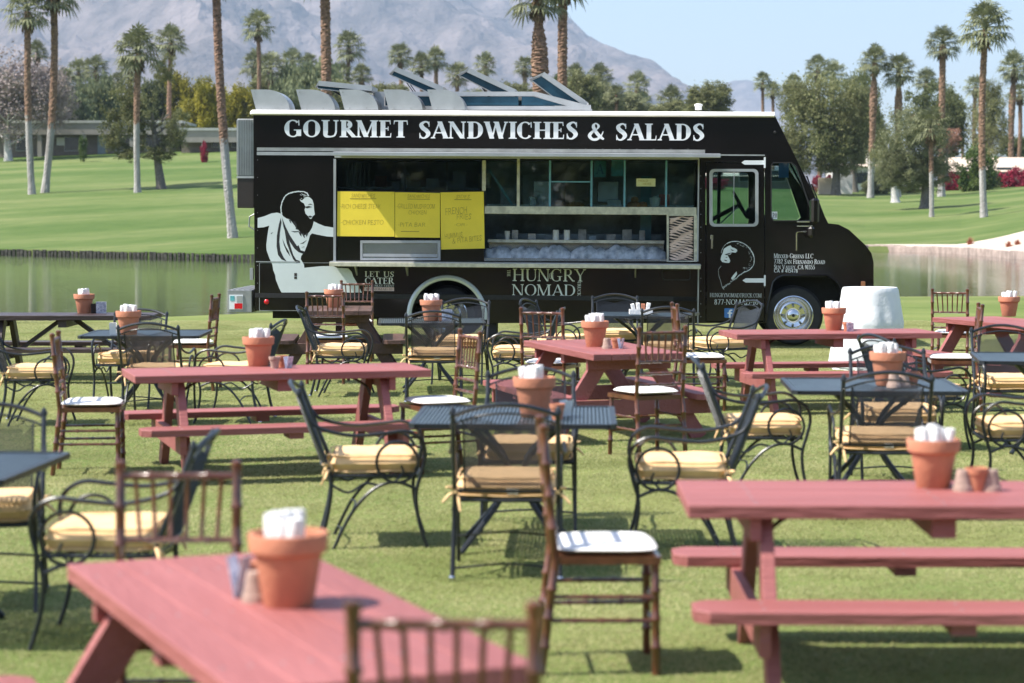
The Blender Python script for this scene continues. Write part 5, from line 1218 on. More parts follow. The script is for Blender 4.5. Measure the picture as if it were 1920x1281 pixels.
for k in range(26):
    f = k / 26; a = Vector((480 - 230 * f, 440 + 170 * f + rn.uniform(-8, 8), 0)); d = Vector((-.5, .9, 0)) * rn.uniform(12, 34); nn = Vector((-d.y, d.x, 0)).normalized() * rn.uniform(2, 5)
    mb.plate([TL([(1310 + v.x / 5.57, 430 + v.y / 5.57) for v in (a - nn, a + d, a + nn)])], -.0116 - .0002 * (k % 4), -.0112)
for k in range(46):
    an = rn.uniform(-1.9, 1.2); q_ = rn.uniform(.72, .97); a = Vector((420 + 160 * q_ * math.cos(an), 290 + 165 * q_ * math.sin(an), 0)); d = Vector((-math.sin(an + .5), math.cos(an + .5), 0)) * rn.uniform(12, 26); nn = Vector((-d.y, d.x, 0)).normalized() * rn.uniform(.8, 2)
    mb.plate([TL([(1310 + v.x / 5.57, 430 + v.y / 5.57) for v in (a - nn, a + d, a + nn)])], -.0120 - .0002 * (k % 4), -.0116)
mb.plate([TL([(1310 + a / 5.57, 430 + b / 5.57) for a, b in [(395, 440), (400, 470), (380, 500), (350, 530), (338, 510), (360, 480)]])], -.0128, -.0124)
mb.build('hair_strokes', M['art'], hd)

# menu posters taped over the left bay
def poster(pts, label, lines):
    o = plate_px([pts], -.014, -.011).build('menu_poster', M['poster']); tag(o, label, 'poster', 'yellow handwritten menu sheets'); o.matrix_world = TM.copy()
    for (txt, x, y, w, h, rot) in lines:
        a = T_(x, y); b = T_(x + w, y - h)
        if txt == '_': MB().box(((a[0] + b[0]) / 2, -.0155, a[1]), (b[0] - a[0], .001, .008)).build('underline', M['ink'], o); continue
        text_mesh(txt, a[0], a[1], b[1] - a[1], b[0] - a[0], y=-.0152, T=.07, t=.07, serif=False, jitter=.05, rot=R(rot), slant=.08).build('handwriting', M['ink'], o)
poster([(633, 359), (740, 360), (740, 444), (632, 443)], 'left yellow menu sheet with the bright patch of sunlight', [('SANDWICHES', 659, 370, 44, 6.5, 0), ('_', 656, 372.5, 50, 1, 0), ('-RICH CHEESE STEAK', 638, 391, 76, 8, 0), ('-CHICKEN PESTO', 639, 421, 80, 8, 0)])
poster([(741, 360.5), (825, 362), (825, 446), (741, 445)], 'middle yellow menu sheet ending above the steel tray', [('SANDWICHES', 764, 371, 42, 6, 0), ('_', 764, 373.5, 42, 1, 0), ('-GRILLED MUSHROOM', 744, 391, 72, 8, 0), ('CHICKEN', 766, 402, 34, 7, 0), ('-PITA BAR', 746, 425, 52, 7, 0), ('_', 752, 434, 34, 1, 0)])
poster([(826, 361), (907, 359.5), (909, 466), (827, 468)], 'right yellow menu sheet hanging lower than the others', [('SIDES', 855, 372, 26, 6, 0), ('_', 852, 374.5, 32, 1, 0), ('FRENCH', 835, 403, 42, 12, 5), ('FRIES', 856, 412, 28, 10, 3), ('-OR-', 851, 424, 26, 5, 0), ('HUMMUS', 834, 448, 34, 9, 7), ('& PITA BITES', 848, 457, 56, 9, 7)])
# things on the inner shelf and counter
def tw(x, y, z): return TM @ Vector((x, y, z))
def stand(px, py, yr, mb, name, m, label, cat, group=None):
    q = T_(px, py, yr); o = mb.build(name, M[m]); tag(o, label, cat, group); o.matrix_world = TM @ Matrix.Translation((q[0], yr, q[1] + .001)); return o
cup = [(.028, 0), (.038, .13), (.040, .13), (.040, .137), (.033, .135), (.025, .01)]
stand(951, 452, .45, MB().lathe(cup, 20, cap1=False), 'paper_cup', 'cup', 'white paper cup on the inner shelf right of the yellow sheets', 'cup')
stand(1042, 452, .45, MB().lathe([(.042, 0), (.042, .15), (.036, .15), (.036, .01)], 20, cap1=False), 'paper_cup', 'cup', 'left one of the two white canisters on the inner shelf', 'canister')
stand(1063, 452, .45, MB().lathe([(.042, 0), (.042, .15), (.036, .15), (.036, .01)], 20, cap1=False), 'paper_cup', 'cup', 'right one of the two white canisters on the inner shelf', 'canister')
stand(1228, 389, .16, MB().lathe([(.065, 0), (.075, .12), (.078, .12), (.078, .13), (.03, .135), (.03, .15)], 20), 'food_tub', 'cup', 'pale round tub behind the window ledge under the yellow note', 'tub')
for k, (px, r_) in enumerate(((1184, .06), (1194, .055), (1190, .05), (1206, .055), (1060, .06), (1074, .055), (1086, .06))):
    mb = MB(); mb.lathe([(.001, 0), (r_, .01), (r_ * 1.1, .035), (r_ * .8, .065), (.001, .08)], 14, (0, 0, .0 if k != 2 else .07), False, False)
    stand(px, 389, .16 + .05 * (k % 2), mb, 'bread_roll', 'bread', 'brown bread roll ' + ('in the pile left of the pale tub' if k < 4 else 'in the dim row behind the middle window'), 'bread roll', 'bread rolls behind the windows')
rn = random.Random(21)
for k, (px, w, lab) in enumerate(((935, .34, 'clear plastic bag of goods by the yellow sheets on the counter'), (985, .36, 'plastic wrapped bag second from the yellow sheets'), (1040, .38, 'plastic wrapped bundle under the two white canisters'), (1105, .42, 'crumpled clear bag in the middle of the right counter'), (1160, .40, 'crumpled clear bag second from the foil panel'), (1215, .40, 'crumpled clear bag against the foil panel'))):
    mb = MB(); nx, ny = 16, 8; vs = []
    for i in range(nx + 1):
        for j in range(ny + 1):
            u = i / nx; v = j / ny; a = math.pi * v
            r_ = (.095 + .03 * noise.noise(Vector((u * 5 + k * 3, v * 3, k)))) * (math.sin(math.pi * min(1, max(0, u * .9 + .05))) ** .35)
            vs.append(((u - .5) * w * 1.2, -math.cos(a) * r_ * 1.1, math.sin(a) * r_ * 1.9 + .02 * noise.noise(Vector((u * 14, v * 9, k + 9.))) * (1 if 0 < j < ny else 0)))
    fs = [(i * (ny + 1) + j, (i + 1) * (ny + 1) + j, (i + 1) * (ny + 1) + j + 1, i * (ny + 1) + j + 1) for i in range(nx) for j in range(ny)]
    mb.add(vs, fs); o = stand(px, 487, .22, mb, 'plastic_bag', 'plastic', lab, 'plastic bag', 'wrapped goods on the serving counter')
    o.data.polygons.foreach_set('use_smooth', [True] * len(fs))

# ---------------------------------------------------------------- picnic tables
def make_picnic(wood, L=1.93, chips=True, H=0.71, BH=0.378):
    w = M[wood]; root = empty('picnic_table')
    W_ = .76; n = 5; pw = W_ / n
    for k in range(n):
        y = -W_ / 2 + pw * (k + .5)
        MB().box((random.uniform(-.002, .002), y, H - .024), (L, pw - .0022, .052), None, .004).build('plank', w, root)
    def bench(y):
        c = .055; hx = L / 2; hy = .13; z0, z1 = BH - .045, BH
        pts = [(-hx + c, -hy), (hx - c, -hy), (hx, -hy + c), (hx, hy - c), (hx - c, hy), (-hx + c, hy), (-hx, hy - c), (-hx, -hy + c)]
        b = .004; vs = [(x, y + yy, z0) for x, yy in pts] + [(x, y + yy, z1 - b) for x, yy in pts] + [(x * (1 - b / hx), y + yy * (1 - b / hy), z1) for x, yy in pts]
        fs = [tuple(range(7, -1, -1)), tuple(range(16, 24))]
        for r in (0, 8):
            for i in range(8): fs.append((r + i, r + (i + 1) % 8, r + 8 + (i + 1) % 8, r + 8 + i))
        MB().add(vs, fs).build('bench_seat', w, root)
        MB().box((0, y, z0 - .021), (.09, .22, .038)).build('bench_cleat', w, root)
    bench(-.63); bench(.63)
    for s in (-1, 1):
        x = s * (L / 2 - .30)
        for t in (-1, 1):
            MB().bar((x, t * .62, .0), (x, t * .20, H - .05), .052, .125, (1, 0, 0) if False else (0, 0, 1), .003).build('leg', w, root)
        MB().box((x + s * .045, 0, BH - .045 - .065), (.042, 1.46, .125), None, .003).build('bench_beam', w, root)
        MB().box((x + s * .045, 0, H - .05 - .045), (.042, .70, .088), None, .003).build('top_cleat', w, root)
        if wood != 'redwood': MB().bar((x - s * .03, 0, BH - .13), (s * .08, 0, H - .06), .042, .085, (0, 1, 0)).build('brace', w, root)
        else:
            mb = MB(); mb.tube(smooth_path([(x - s * .03, 0, H - .20), (x - s * .06, 0, H - .13), (x - s * .17, 0, H - .06)], 4), .009, 6); mb.build('iron_bracket', M['darkwood'], root)
    MB().box((0, 0, H - .05 - .04), (.09, .66, .078)).build('top_cleat', w, root)
    mb = MB()
    for s in (-1, 0, 1):
        x = s * (L / 2 - .255)
        for k in range(n):
            for q in (-.035, .035): mb.lathe([(.0055, 0), (.005, .0012), (.001, .0018)], 6, (x + random.uniform(-.006, .006), -W_ / 2 + pw * (k + .5) + q, H + .002), False, False)
        for y in (-.63, .63):
            for q in (-.06, .06): mb.lathe([(.006, 0), (.0055, .0012), (.001, .0018)], 6, (x, y + q, BH), False, False)
    tag(mb.build('nail_heads', M['aludark'], root), kind='stuff')
    return root
def bar_fix(o): return o
# ---------------------------------------------------------------- iron mesh furniture
def mesh_panel(mb, w, z0, ztop, yfun, sp=.0155, r=.0022, seg=6):
    """expanded-metal panel: two families of thin diagonal strands, curved with the back"""
    def put(p0, p1):
        pts = []
        for k in range(seg + 1):
            t = k / seg; x = p0[0] + (p1[0] - p0[0]) * t; z = p0[1] + (p1[1] - p0[1]) * t
            if abs(x) <= w / 2 + 1e-6 and z0 - 1e-6 <= z <= ztop(x): pts.append(Vector((x, yfun(x, z), z)))
        if len(pts) > 1: mb.tube(pts, r, 3, cap=False)
    hmax = max(ztop(0), ztop(w / 2)) - z0; a = 1.25
    n = int((w + hmax / a) / sp)
    for i in range(n + 1):
        x = -w / 2 - hmax / a + i * sp
        for s in (1, -1):
            xa, za = x, z0; xb, zb = x + hmax / a, z0 + hmax
            if xa < -w / 2: za += (-w / 2 - xa) * a; xa = -w / 2
            if xb > w / 2: zb -= (xb - w / 2) * a; xb = w / 2
            if xb > xa: put((s * xa, za), (s * xb, zb))
def make_armchair():
    root = empty('iron_armchair'); ir = M['iron']
    W_ = .255; yb = lambda z: -.235 - max(0, z - .40) * .36
    def backy(x, z): return yb(z) - .035 * (1 - (x / W_) ** 2)
    for s in (-1, 1):
        mb = MB(); mb.tube(smooth_path([(s * (W_ + .01), -.30, 0), (s * (W_ + .005), -.25, .2), (s * W_, -.235, .40), (s * W_, yb(.62), .62), (s * W_, yb(.855), .855)], 4), .0125, 8)
        mb.lathe([(.016, .845), (.018, .86), (.006, .885)], 8, (s * W_, yb(.855), 0)); mb.build('back_post', ir, root, smooth=True)
        MB().lathe([(.017, 0), (.017, .022), (.013, .03)], 8, (s * (W_ + .01), -.30, 0)).build('glide', M['chrome'], root)
        # arm running down into the front leg
        mb = MB(); x1 = s * (W_ + .01)
        mb.tube(smooth_path([(s * W_, yb(.76), .76), (x1, -.30, .67), (x1 + s * .02, -.12, .625), (x1 + s * .02, .05, .635), (x1 + s * .015, .17, .645), (x1 + s * .01, .25, .60), (x1, .275, .52), (x1, .255, .42), (x1, .225, .30), (x1, .24, .15), (x1, .285, 0)], 5), .0105, 7)
        mb.build('arm', ir, root, smooth=True)
        mb = MB(); cy, cz, r = .125, .475, .112
        mb.tube([(x1, cy + r * math.cos(2 * math.pi * k / 26), cz + r * math.sin(2 * math.pi * k / 26)) for k in range(26)], .0085, 6, closed=True)
        mb.tube(smooth_path([(x1, cy - .02, cz - r), (x1, cy + .03, cz - .06), (x1, cy + .02, cz - .02)], 4), .006, 5)
        mb.build('scroll', ir, root, smooth=True)
        mb = MB(); mb.tube(smooth_path([(x1, .22, .33), (x1, .12, .365), (x1, .0, .33), (x1, -.12, .20), (x1, -.22, .0)], 5), .0095, 7)
        mb.tube(smooth_path([(x1, -.24, .36), (x1, -.14, .31), (x1, -.05, .36), (x1, .03, .345)], 4), .007, 6)
        mb.build('leg_scroll', ir, root, smooth=True)
    mb = MB()
    arch = [(x, backy(x, .855 + .06 * (1 - (x / W_) ** 2)), .84 + .06 * (1 - (x / W_) ** 2)) for x in [W_ * (-1 + i / 8) for i in range(17)]]
    mb.tube(arch, .0115, 8)
    arch2 = [(x, backy(x, .82), .795 + .058 * (1 - (x / W_) ** 2)) for x in [W_ * (-1 + i / 8) for i in range(17)]]
    mb.tube(arch2, .006, 6); wi = .205
    for s in (-1, 1): mb.tube([(s * wi, backy(s * wi, z), z) for z in (.45, .6, .72, .795 + .055 * (1 - (wi / W_) ** 2))], .005, 6)
    mb.tube([(x, backy(x, .45), .45) for x in [W_ * (-1 + i / 5) for i in range(11)]], .008, 6)
    mb.build('back_frame', ir, root, smooth=True)
    mb = MB(); mesh_panel(mb, 2 * wi, .45, lambda x: .793 + .055 * (1 - (x / W_) ** 2), backy, sp=.0160, r=.0031); mb.build('back_mesh', ir, root)
    mb = MB(); zs = .40
    mb.tube([(-.25, -.235, zs), (-.26, .0, zs), (-.25, .225, zs), (0, .25, zs), (.25, .225, zs), (.26, 0, zs), (.25, -.235, zs), (0, -.25, zs)], .010, 7, closed=True); mb.build('seat_frame', ir, root, smooth=True)
    mb = MB()
    for k in range(14): mb.box((0, -.22 + k * .034, zs), (.50, .012, .004))
    for k in range(7): mb.box((-.22 + k * .0733, 0, zs - .003), (.006, .46, .004))
    mb.build('seat_mesh', ir, root)
    for st_ in ([(-.26, -.12, .20), (0, -.10, .22), (.26, -.12, .20)], [(-.262, -.20, .05), (0, -.18, .07), (.262, -.20, .05)]):
        MB().tube(smooth_path(st_, 4), .006, 6).build('stretcher', ir, root)
    # tied cushion
    nx, ny = 18, 18; vs = []; fs = []
    for side in (1, -1):
        for i in range(nx + 1):
            for j in range(ny + 1):
                u = i / nx * 2 - 1; v = j / ny * 2 - 1
                sx = (1 - abs(v) ** 6 * .06); sy = (1 - abs(u) ** 6 * .06)
                edge = max(abs(u), abs(v)); th = .056 * (1 - edge ** 10) ** .5
                bulge = .006 * math.sin(u * 5.2 + .5) * math.sin(v * 4.3) + .005 * noise.noise(Vector((u * 3, v * 3, 1.5)))
                vs.append((u * .25 * sx, v * .24 * sy, .465 + side * (th + bulge * (1 - edge ** 4))))
    N = (nx + 1) * (ny + 1)
    for i in range(nx):
        for j in range(ny):
            a = i * (ny + 1) + j; fs.append((a, a + ny + 1, a + ny + 2, a + 1)); b = a + N; fs.append((b, b + 1, b + ny + 2, b + ny + 1))
    cu = MB().add(vs, fs)
    cu.build('cushion', M['cushion'], root, smooth=True); cu = root.children[-1]
    for dz in (-.043, .043):
        mb = MB(); lp = []
        for k in range(40):
            a = 2 * math.pi * k / 40; ca, sa = math.cos(a), math.sin(a); e = (abs(ca) ** 7 + abs(sa) ** 7) ** (-1 / 7.0)
            lp.append((ca * e * .2455, sa * e * .2355, .465 + dz + .003 * math.sin(a * 5)))
        mb.tube(lp, .0045, 5, closed=True); mb.build('piping', M['cushion'], cu, smooth=True)
    rn = random.Random(4)
    for s in (-1, 1):
        mb = MB()
        for k in range(4):
            d = [(.07, -.03, -.05), (-.02, -.05, -.09), (.05, -.04, .03), (-.045, -.02, .02)][k]
            p = Vector((s * .245, -.235, .44)); q = p + Vector((d[0] * s, d[1], d[2]))
            mb.tube([p, (p + q) / 2 + Vector((0, 0, .012)), q], [.006, .010, .006], 5)
        mb.tube([(s * .24, -.225, .45), (s * .255, -.26, .445)], .012, 6)
        mb.build('tie', M['cushion'], cu, smooth=True)
    MB().box((.03, -.2395, .445), (.055, .002, .026)).build('care_label', M['napkin'], cu)
    return root
def make_mesh_table(S_=1.05, H=.72):
    root = empty('iron_mesh_table'); ir = M['iron']; h = S_ / 2
    mb = MB()
    c = .03; P = [(-h + c, -h), (h - c, -h), (h, -h + c), (h, h - c), (h - c, h), (-h + c, h), (-h, h - c), (-h, -h + c)]
    for i in range(8): a = P[i]; b = P[(i + 1) % 8]; mb.bar((a[0], a[1], H - .012), (b[0], b[1], H - .012), .028, .026)
    mb.build('rim', M['iron'], root)
    mb = MB(); n = int(S_ / .021)
    for k in range(1, n):
        x = -h + S_ * k / n; mb.box((x, 0, H - .006), (.0125, S_ - .02, .005)); 
    for k in range(1, n, 2):
        x = -h + S_ * k / n; mb.box((0, x, H - .0105), (S_ - .02, .010, .004))
    mb.build('mesh_top', M['tabletop'], root)
    for q in range(4):
        a = R(45 + 90 * q); d = Vector((math.cos(a), math.sin(a), 0)); mb = MB()
        mb.tube(smooth_path([d * .36 + Vector((0, 0, H - .03)), d * .26 + Vector((0, 0, H - .10)), d * .10 + Vector((0, 0, .50)), d * .06 + Vector((0, 0, .38)), d * .14 + Vector((0, 0, .24)), d * .40 + Vector((0, 0, .01))], 5), .0165, 8)
        mb.build('leg', ir, root, smooth=True)
    for rr_, zz_ in ((.11, .30), (.32, H - .05)):
        MB().tube([(rr_ * math.cos(k * .5236), rr_ * math.sin(k * .5236), zz_) for k in range(12)], .008, 6, closed=True).build('ring', ir, root, smooth=True)
    return root
# ---------------------------------------------------------------- bamboo-style ballroom chair
def bamboo(mb, p, q, r, step=.10, n=8):
    p = Vector(p); q = Vector(q); L = (q - p).length; k = max(1, int(L / step)); pts = []; rs = []
    for i in range(k + 1):
        t = i / k; c = p + (q - p) * t
        e = .009 / L
        if 0 < i < k or k == 1: seq = ((-e * 1.2, 1.0), (-e * .5, 1.30), (e * .5, 1.30), (e * 1.2, 1.0))
        else: seq = ((0, 1.0), (e * .8, 1.0)) if i == 0 else ((-e * .8, 1.0), (0, 1.0))
        for dt, k_ in seq:
            if 0 <= t + dt <= 1.0001: pts.append(p + (q - p) * (t + dt)); rs.append(r * k_)
    mb.tube(pts, rs, n)
def make_ballroom():
    root = empty('ballroom_chair'); m = M['chiavari']; hw = .185; fw = .195
    bk = lambda z: -.19 - max(0, z - .44) * .09 + (-(.44 - z) * .12 if z < .44 else 0)
    for s in (-1, 1):
        mb = MB(); bamboo(mb, (s * hw, bk(0), 0), (s * hw, bk(.44), .44), .0165); bamboo(mb, (s * hw, bk(.44), .44), (s * hw, bk(.93), .93), .0155)
        mb.lathe([(.012, .925), (.019, .935), (.017, .952), (.006, .958)], 8, (s * hw, bk(.93), 0)); mb.build('rear_leg', m, root, smooth=True)
        mb = MB(); bamboo(mb, (s * fw, .19, 0), (s * (fw - .01), .185, .43), .016); mb.build('front_leg', m, root, smooth=True)
    for nm, z, r in (('top_rail', .905, .012), ('spindle_rail', .70, .0095), ('back_rail', .615, .0095), ('back_rail', .535, .0095)):
        mb = MB(); bamboo(mb, (-hw, bk(z), z), (hw, bk(z), z), r, .075); mb.build(nm, m, root, smooth=True)
    for k in range(6):
        x = -hw + 2 * hw * (k + 1) / 7; mb = MB(); bamboo(mb, (x * .92, bk(.70), .70), (x * 1.04, bk(.905), .905), .0075, .12, 6); mb.build('spindle', m, root, smooth=True)
    mb = MB(); mb.add([(-hw - .01, -.195, .425), (hw + .01, -.195, .425), (fw + .012, .205, .425), (-fw - .012, .205, .425), (-hw - .01, -.195, .455), (hw + .01, -.195, .455), (fw + .012, .205, .455), (-fw - .012, .205, .455)], [(3, 2, 1, 0), (4, 5, 6, 7), (0, 1, 5, 4), (1, 2, 6, 5), (2, 3, 7, 6), (3, 0, 4, 7)]); mb.build('seat_frame', m, root)
    for (z, pr) in ((.30, 's'), (.21, 's'), (.27, 'f'), (.18, 'f'), (.24, 'b')):
        mb = MB()
        if pr == 's':
            for s in (-1, 1): mb = MB(); bamboo(mb, (s * hw, bk(z), z), (s * fw, .19, z), .0085, .1, 6); mb.build('stretcher', m, root, smooth=True)
            continue
        elif pr == 'f': bamboo(mb, (-fw, .19, z), (fw, .19, z), .0085, .1, 6)
        else: bamboo(mb, (-hw, bk(z), z), (hw, bk(z), z), .0085, .1, 6)
        mb.build('stretcher', m, root, smooth=True)
    vs = []; fs = []; nx = ny = 16
    for side in (1, -1):
        for i in range(nx + 1):
            for j in range(ny + 1):
                u = i / nx * 2 - 1; v = j / ny * 2 - 1; rr = (abs(u) ** 5 + abs(v) ** 5) ** .2; e = max(abs(u), abs(v)); k = e / rr if rr > 0 else 1
                th = .022 * (1 - e ** 6) ** .5
                vs.append((u * k * (.195 + .008 * v), v * k * .198 + .005, .478 + (th + .004 * (1 - e)) * side if side > 0 else .478 - th * .8))
    N = (nx + 1) * (ny + 1)
    for i in range(nx):
        for j in range(ny):
            a = i * (ny + 1) + j; fs.append((a, a + ny + 1, a + ny + 2, a + 1)); b = a + N; fs.append((b, b + 1, b + ny + 2, b + ny + 1))
    MB().add(vs, fs).build('cushion', M['whitepad'], root, smooth=True)
    return root

# ---- place the tables (feet on the lawn; rz turns the long axis from the x axis)
def wz(x, y, zr=.45):
    q = at(960 + FPX * x / y, 402 + (CAMZ - zr) * FPX / y, zr)      # measured with a straight perspective rule; set on the true ray
    return (q.x, q.y, 0)
pic = make_picnic('redwood'); u = [False]; G1 = 'red stained picnic tables on the lawn'
def red(x, y, rz, lab): o = place(pic, u, wz(x, y, .71), R(rz), lab, G1, 'picnic table'); o.name = 'picnic_table'; return o
T1 = red(-1.66, 15.0, 17, 'red picnic table at middle left, an iron armchair standing in front of it')
T2 = red(2.95, 19.85, 7, 'red picnic table directly in front of the truck front wheel')
T3 = red(.73, 17.6, 106, 'red picnic table standing end on in the middle, pot at its far side')
T4 = red(1.63, 8.34, -1, 'big near red picnic table cut by the right edge of the picture')
T5 = red(-.66, 5.90, -67, 'nearest red picnic table, out of focus in the lower left corner')
T6 = red(5.10, 21.75, -72, 'far red picnic table at the right edge seen nearly end on')
T1.scale = (1.07, 1, 1)
dk = make_picnic('darkwood'); dk.location = (-4.85, 23.3, 0); tag(dk, 'dark stained picnic table by the pond at the left edge', 'picnic table')
bw = make_picnic('brownwood', L=1.35); bw.location = (-2.0, 24.75, 0); bw.rotation_euler = (0, 0, R(93)); tag(bw, 'weathered brown picnic table seen end on near the rear of the truck', 'picnic table')
mt = make_mesh_table(); u2 = [False]; G2 = 'black iron mesh tables'
def met(x, y, rz, lab): return place(mt, u2, wz(x, y, .72), R(rz), lab, G2, 'iron table')
met(-3.33, 19.45, 1, 'black mesh table at left behind the red picnic table, two armchairs round it')
met(.02, 11.50, -2, 'grey topped mesh table in the centre foreground with a pot above the tall wooden post')
met(2.28, 13.55, -3, 'blue grey mesh table at right with sunlit stripes across its top')
met(-2.57, 9.20, -4, 'mesh table cut by the left edge in the foreground')
met(-.82, 21.7, 3, 'mesh table in front of the rear wheel arch of the truck')
met(1.42, 23.1, -14, 'mesh table holding the white condiment caddy near the truck')
met(4.05, 16.15, -8, 'mesh table cut by the right edge of the picture')

ac = make_armchair(); u3 = [False]; G3 = 'black iron armchairs with yellow cushions'
def chair(x, y, fx, fy, lab):      # (fx, fy): the way the sitter would face
    o = place(ac, u3, wz(x, y), math.atan2(-fx, fy) + R(random.uniform(-2, 2)), lab, G3, 'armchair'); o.scale = (1, 1, .985); return o
chair(-.76, 11.72, 1, .05, 'iron armchair facing right in front of the middle left red table')
chair(1.60, 13.65, 1, -.05, 'iron armchair facing right, its cushion lit in front of the truck wheel table')
chair(.90, 11.40, -1, .05, 'iron armchair facing left between the centre table and the near right red table')
chair(-.02, 10.72, .03, 1, 'iron armchair seen from behind at the centre mesh table')
chair(.10, 12.30, 0, -1, 'iron armchair facing the camera across the centre mesh table')
chair(2.20, 12.80, .02, 1, 'iron armchair seen from behind at the striped blue grey table')
chair(2.60, 14.45, 0, -1, 'iron armchair facing the camera behind the striped blue grey table')
chair(3.20, 13.50, -1, 0, 'iron armchair facing left, cut by the right edge')
chair(3.14, 16.4, .93, .35, 'iron armchair turned right, its back rising just right of the white drum')
chair(4.02, 17.15, 0, -1, 'iron armchair facing the camera behind the table at the right edge')
chair(-1.70, 9.03, -1, -.02, 'big iron armchair facing left at the lower left')
chair(-2.45, 9.85, .1, -1, 'iron armchair facing the camera at the left edge in the foreground')
chair(-4.07, 18.3, 1, .08, 'iron armchair facing right at the left edge behind the wooden chair')
chair(-3.60, 20.05, -.1, -1, 'iron armchair facing the camera behind the left mesh table')
chair(-3.04, 18.35, .05, 1, 'iron armchair seen from behind at the left mesh table')
chair(-2.42, 18.55, -1, .1, 'iron armchair facing left behind the pot of the middle left red table')
chair(-1.68, 21.2, 1, -.02, 'iron armchair facing right beside the brown end on picnic table')
chair(-.75, 20.55, .02, 1, 'iron armchair seen from behind at the table by the rear wheel arch')
chair(-.55, 22.75, -.15, -1, 'iron armchair facing the camera behind the table by the rear wheel arch')
chair(.06, 20.9, -1, .1, 'iron armchair facing left behind the far wooden chair of the end on red table')
chair(.55, 22.9, 1, -.35, 'iron armchair facing right, slanting back panel below the NOMAD lettering')
chair(1.17, 24.0, 0, -1, 'iron armchair facing the camera behind the caddy table')
chair(1.57, 21.5, .05, 1, 'iron armchair seen from behind at the caddy table')
chair(2.15, 22.4, -1, -.45, 'iron armchair facing left in front of the truck cab door')

bc = make_ballroom(); u4 = [False]; G4 = 'brown bamboo style wooden chairs with white pads'
def wood(x, y, fx, fy, lab):
    o = place(bc, u4, wz(x, y), math.atan2(-fx, fy), lab, G4, 'wooden chair'); o.scale = (1.04, 1.04, 1.03); return o
wood(-2.93, 14.87, 1, .1, 'wooden chair seen from the side at the left, in front of the left mesh table')
wood(-3.28, 21.9, -1, .06, 'far wooden chair facing left beside the left mesh table, pond behind it')
wood(-1.97, 22.8, .02, 1, 'wooden chair seen from behind at the near end of the brown picnic table')
wood(-1.92, 26.2, 0, -1, 'wooden chair at the far end of the brown picnic table, its back behind the pot')
wood(.34, 18.95, .35, 1, 'wooden chair at the far end of the end on red table, under the NOMAD lettering')
wood(-.52, 15.0, -.9, -.38, 'wooden chair with half shaded pad turned left of the end on red table')
wood(1.00, 15.85, -.42, .9, 'wooden chair with round white pad in front of the end on red table')
wood(1.74, 19.7, 1, .05, 'wooden chair facing right between the centre red table and the truck wheel table')
wood(4.90, 23.7, .35, .9, 'farthest wooden chair at right, standing against the pond')
wood(4.05, 19.6, -1, .12, 'wooden chair facing left beside the far right red table')
wood(.36, 8.50, 1, .03, 'large wooden chair facing right in the foreground centre, its post rising over the table')
wood(-.14, 4.78, .02, 1, 'nearest wooden chair, a blurred back at the bottom edge')
wood(-1.10, 6.86, .02, -1, 'wooden chair at the far end of the nearest red table')

# ---------------------------------------------------------------- pots of rolled napkins and table things
POT_PR = [(.067, 0), (.070, .004), (.094, .148), (.1005, .150), (.108, .156), (.1125, .200), (.110, .206), (.101, .206), (.097, .195), (.090, .15), (.062, .02), (.0, .018)]
pot_me = MB().lathe(POT_PR, 40, cap1=False)
pot_o = None; G5 = 'terracotta pots of rolled napkins'
roll_mb = MB(); rr = []
roll_mb.lathe([(.0, 0), (.0235, .0), (.025, .01), (.0245, .07), (.026, .14), (.0245, .178), (.021, .186), (.019, .180), (.0165, .185), (.013, .178), (.009, .184), (.0, .180)], 16, cap0=False, cap1=False)
roll_mb.v = [(x * .80, y * .80, z) for x, y, z in roll_mb.v]
roll_mb.v = [(x + .0016 * noise.noise(Vector((x * 90, y * 90, z * 30))), y + .0016 * noise.noise(Vector((x * 90 + 5, y * 90, z * 30))), z) for x, y, z in roll_mb.v]
roll_o = None
def pot(x, y, z, where, seed, nrolls=7, sc=1.0, span=(0, 360)):
    global pot_o, roll_o
    if pot_o is None:
        o = pot_me.build('flower_pot', M['terracotta'], smooth=True); pot_o = o
    else: o = pot_o.copy(); COL.objects.link(o)
    o.location = (x, y, z); o.scale = (sc, sc, sc); o.rotation_euler = (0, 0, seed); tag(o, 'terracotta pot of rolled napkins on ' + where, 'flower pot', G5)
    rn = random.Random(seed)
    for k in range(nrolls):
        if roll_o is None: q = roll_mb.build('rolled_napkin', M['napkin'], smooth=True); roll_o = q
        else: q = roll_o.copy(); COL.objects.link(q)
        if k == 0: px, py = rn.uniform(-.01, .01), rn.uniform(-.01, .01)
        else:
            inner = k < 4
            a = (R(span[0] + (span[1] - span[0]) * (k - 4) / max(1, nrolls - 4)) if not inner else R(120 * k)) + rn.uniform(-.1, .1); r0 = .024 if inner else .053
            px, py = r0 * math.cos(a), r0 * math.sin(a)
        q.location = (x + px * sc * .9, y + py * sc * .9, z + .072 * sc + rn.uniform(-.008, .012)); q.scale = (sc, sc, sc)
        q.rotation_euler = (-py * 2.1 + rn.uniform(-.03, .03), px * 2.1 + rn.uniform(-.03, .03), rn.uniform(0, 6))
        tag(q, 'white rolled napkin standing in the pot on ' + where.replace(' with ', ' '), 'rolled napkin', 'rolled napkins in the pot on ' + where)
small_pr = [(.026, 0), (.036, .062), (.040, .063), (.042, .084), (.038, .085), (.033, .06), (.022, .006)]
def small(x, y, z, m, label, inv=False, sc=1.0):
    mb = MB(); mb.lathe([(r_, zz) for r_, zz in small_pr], 20, cap1=False)
    if inv: mb.v = [(a, b, .085 - c) for a, b, c in mb.v]; mb.f = [tuple(reversed(f)) for f in mb.f]
    o = mb.build('small_pot', M[m], smooth=True); o.location = (x, y, z); o.scale = (sc,) * 3; tag(o, label, 'small pot'); return o
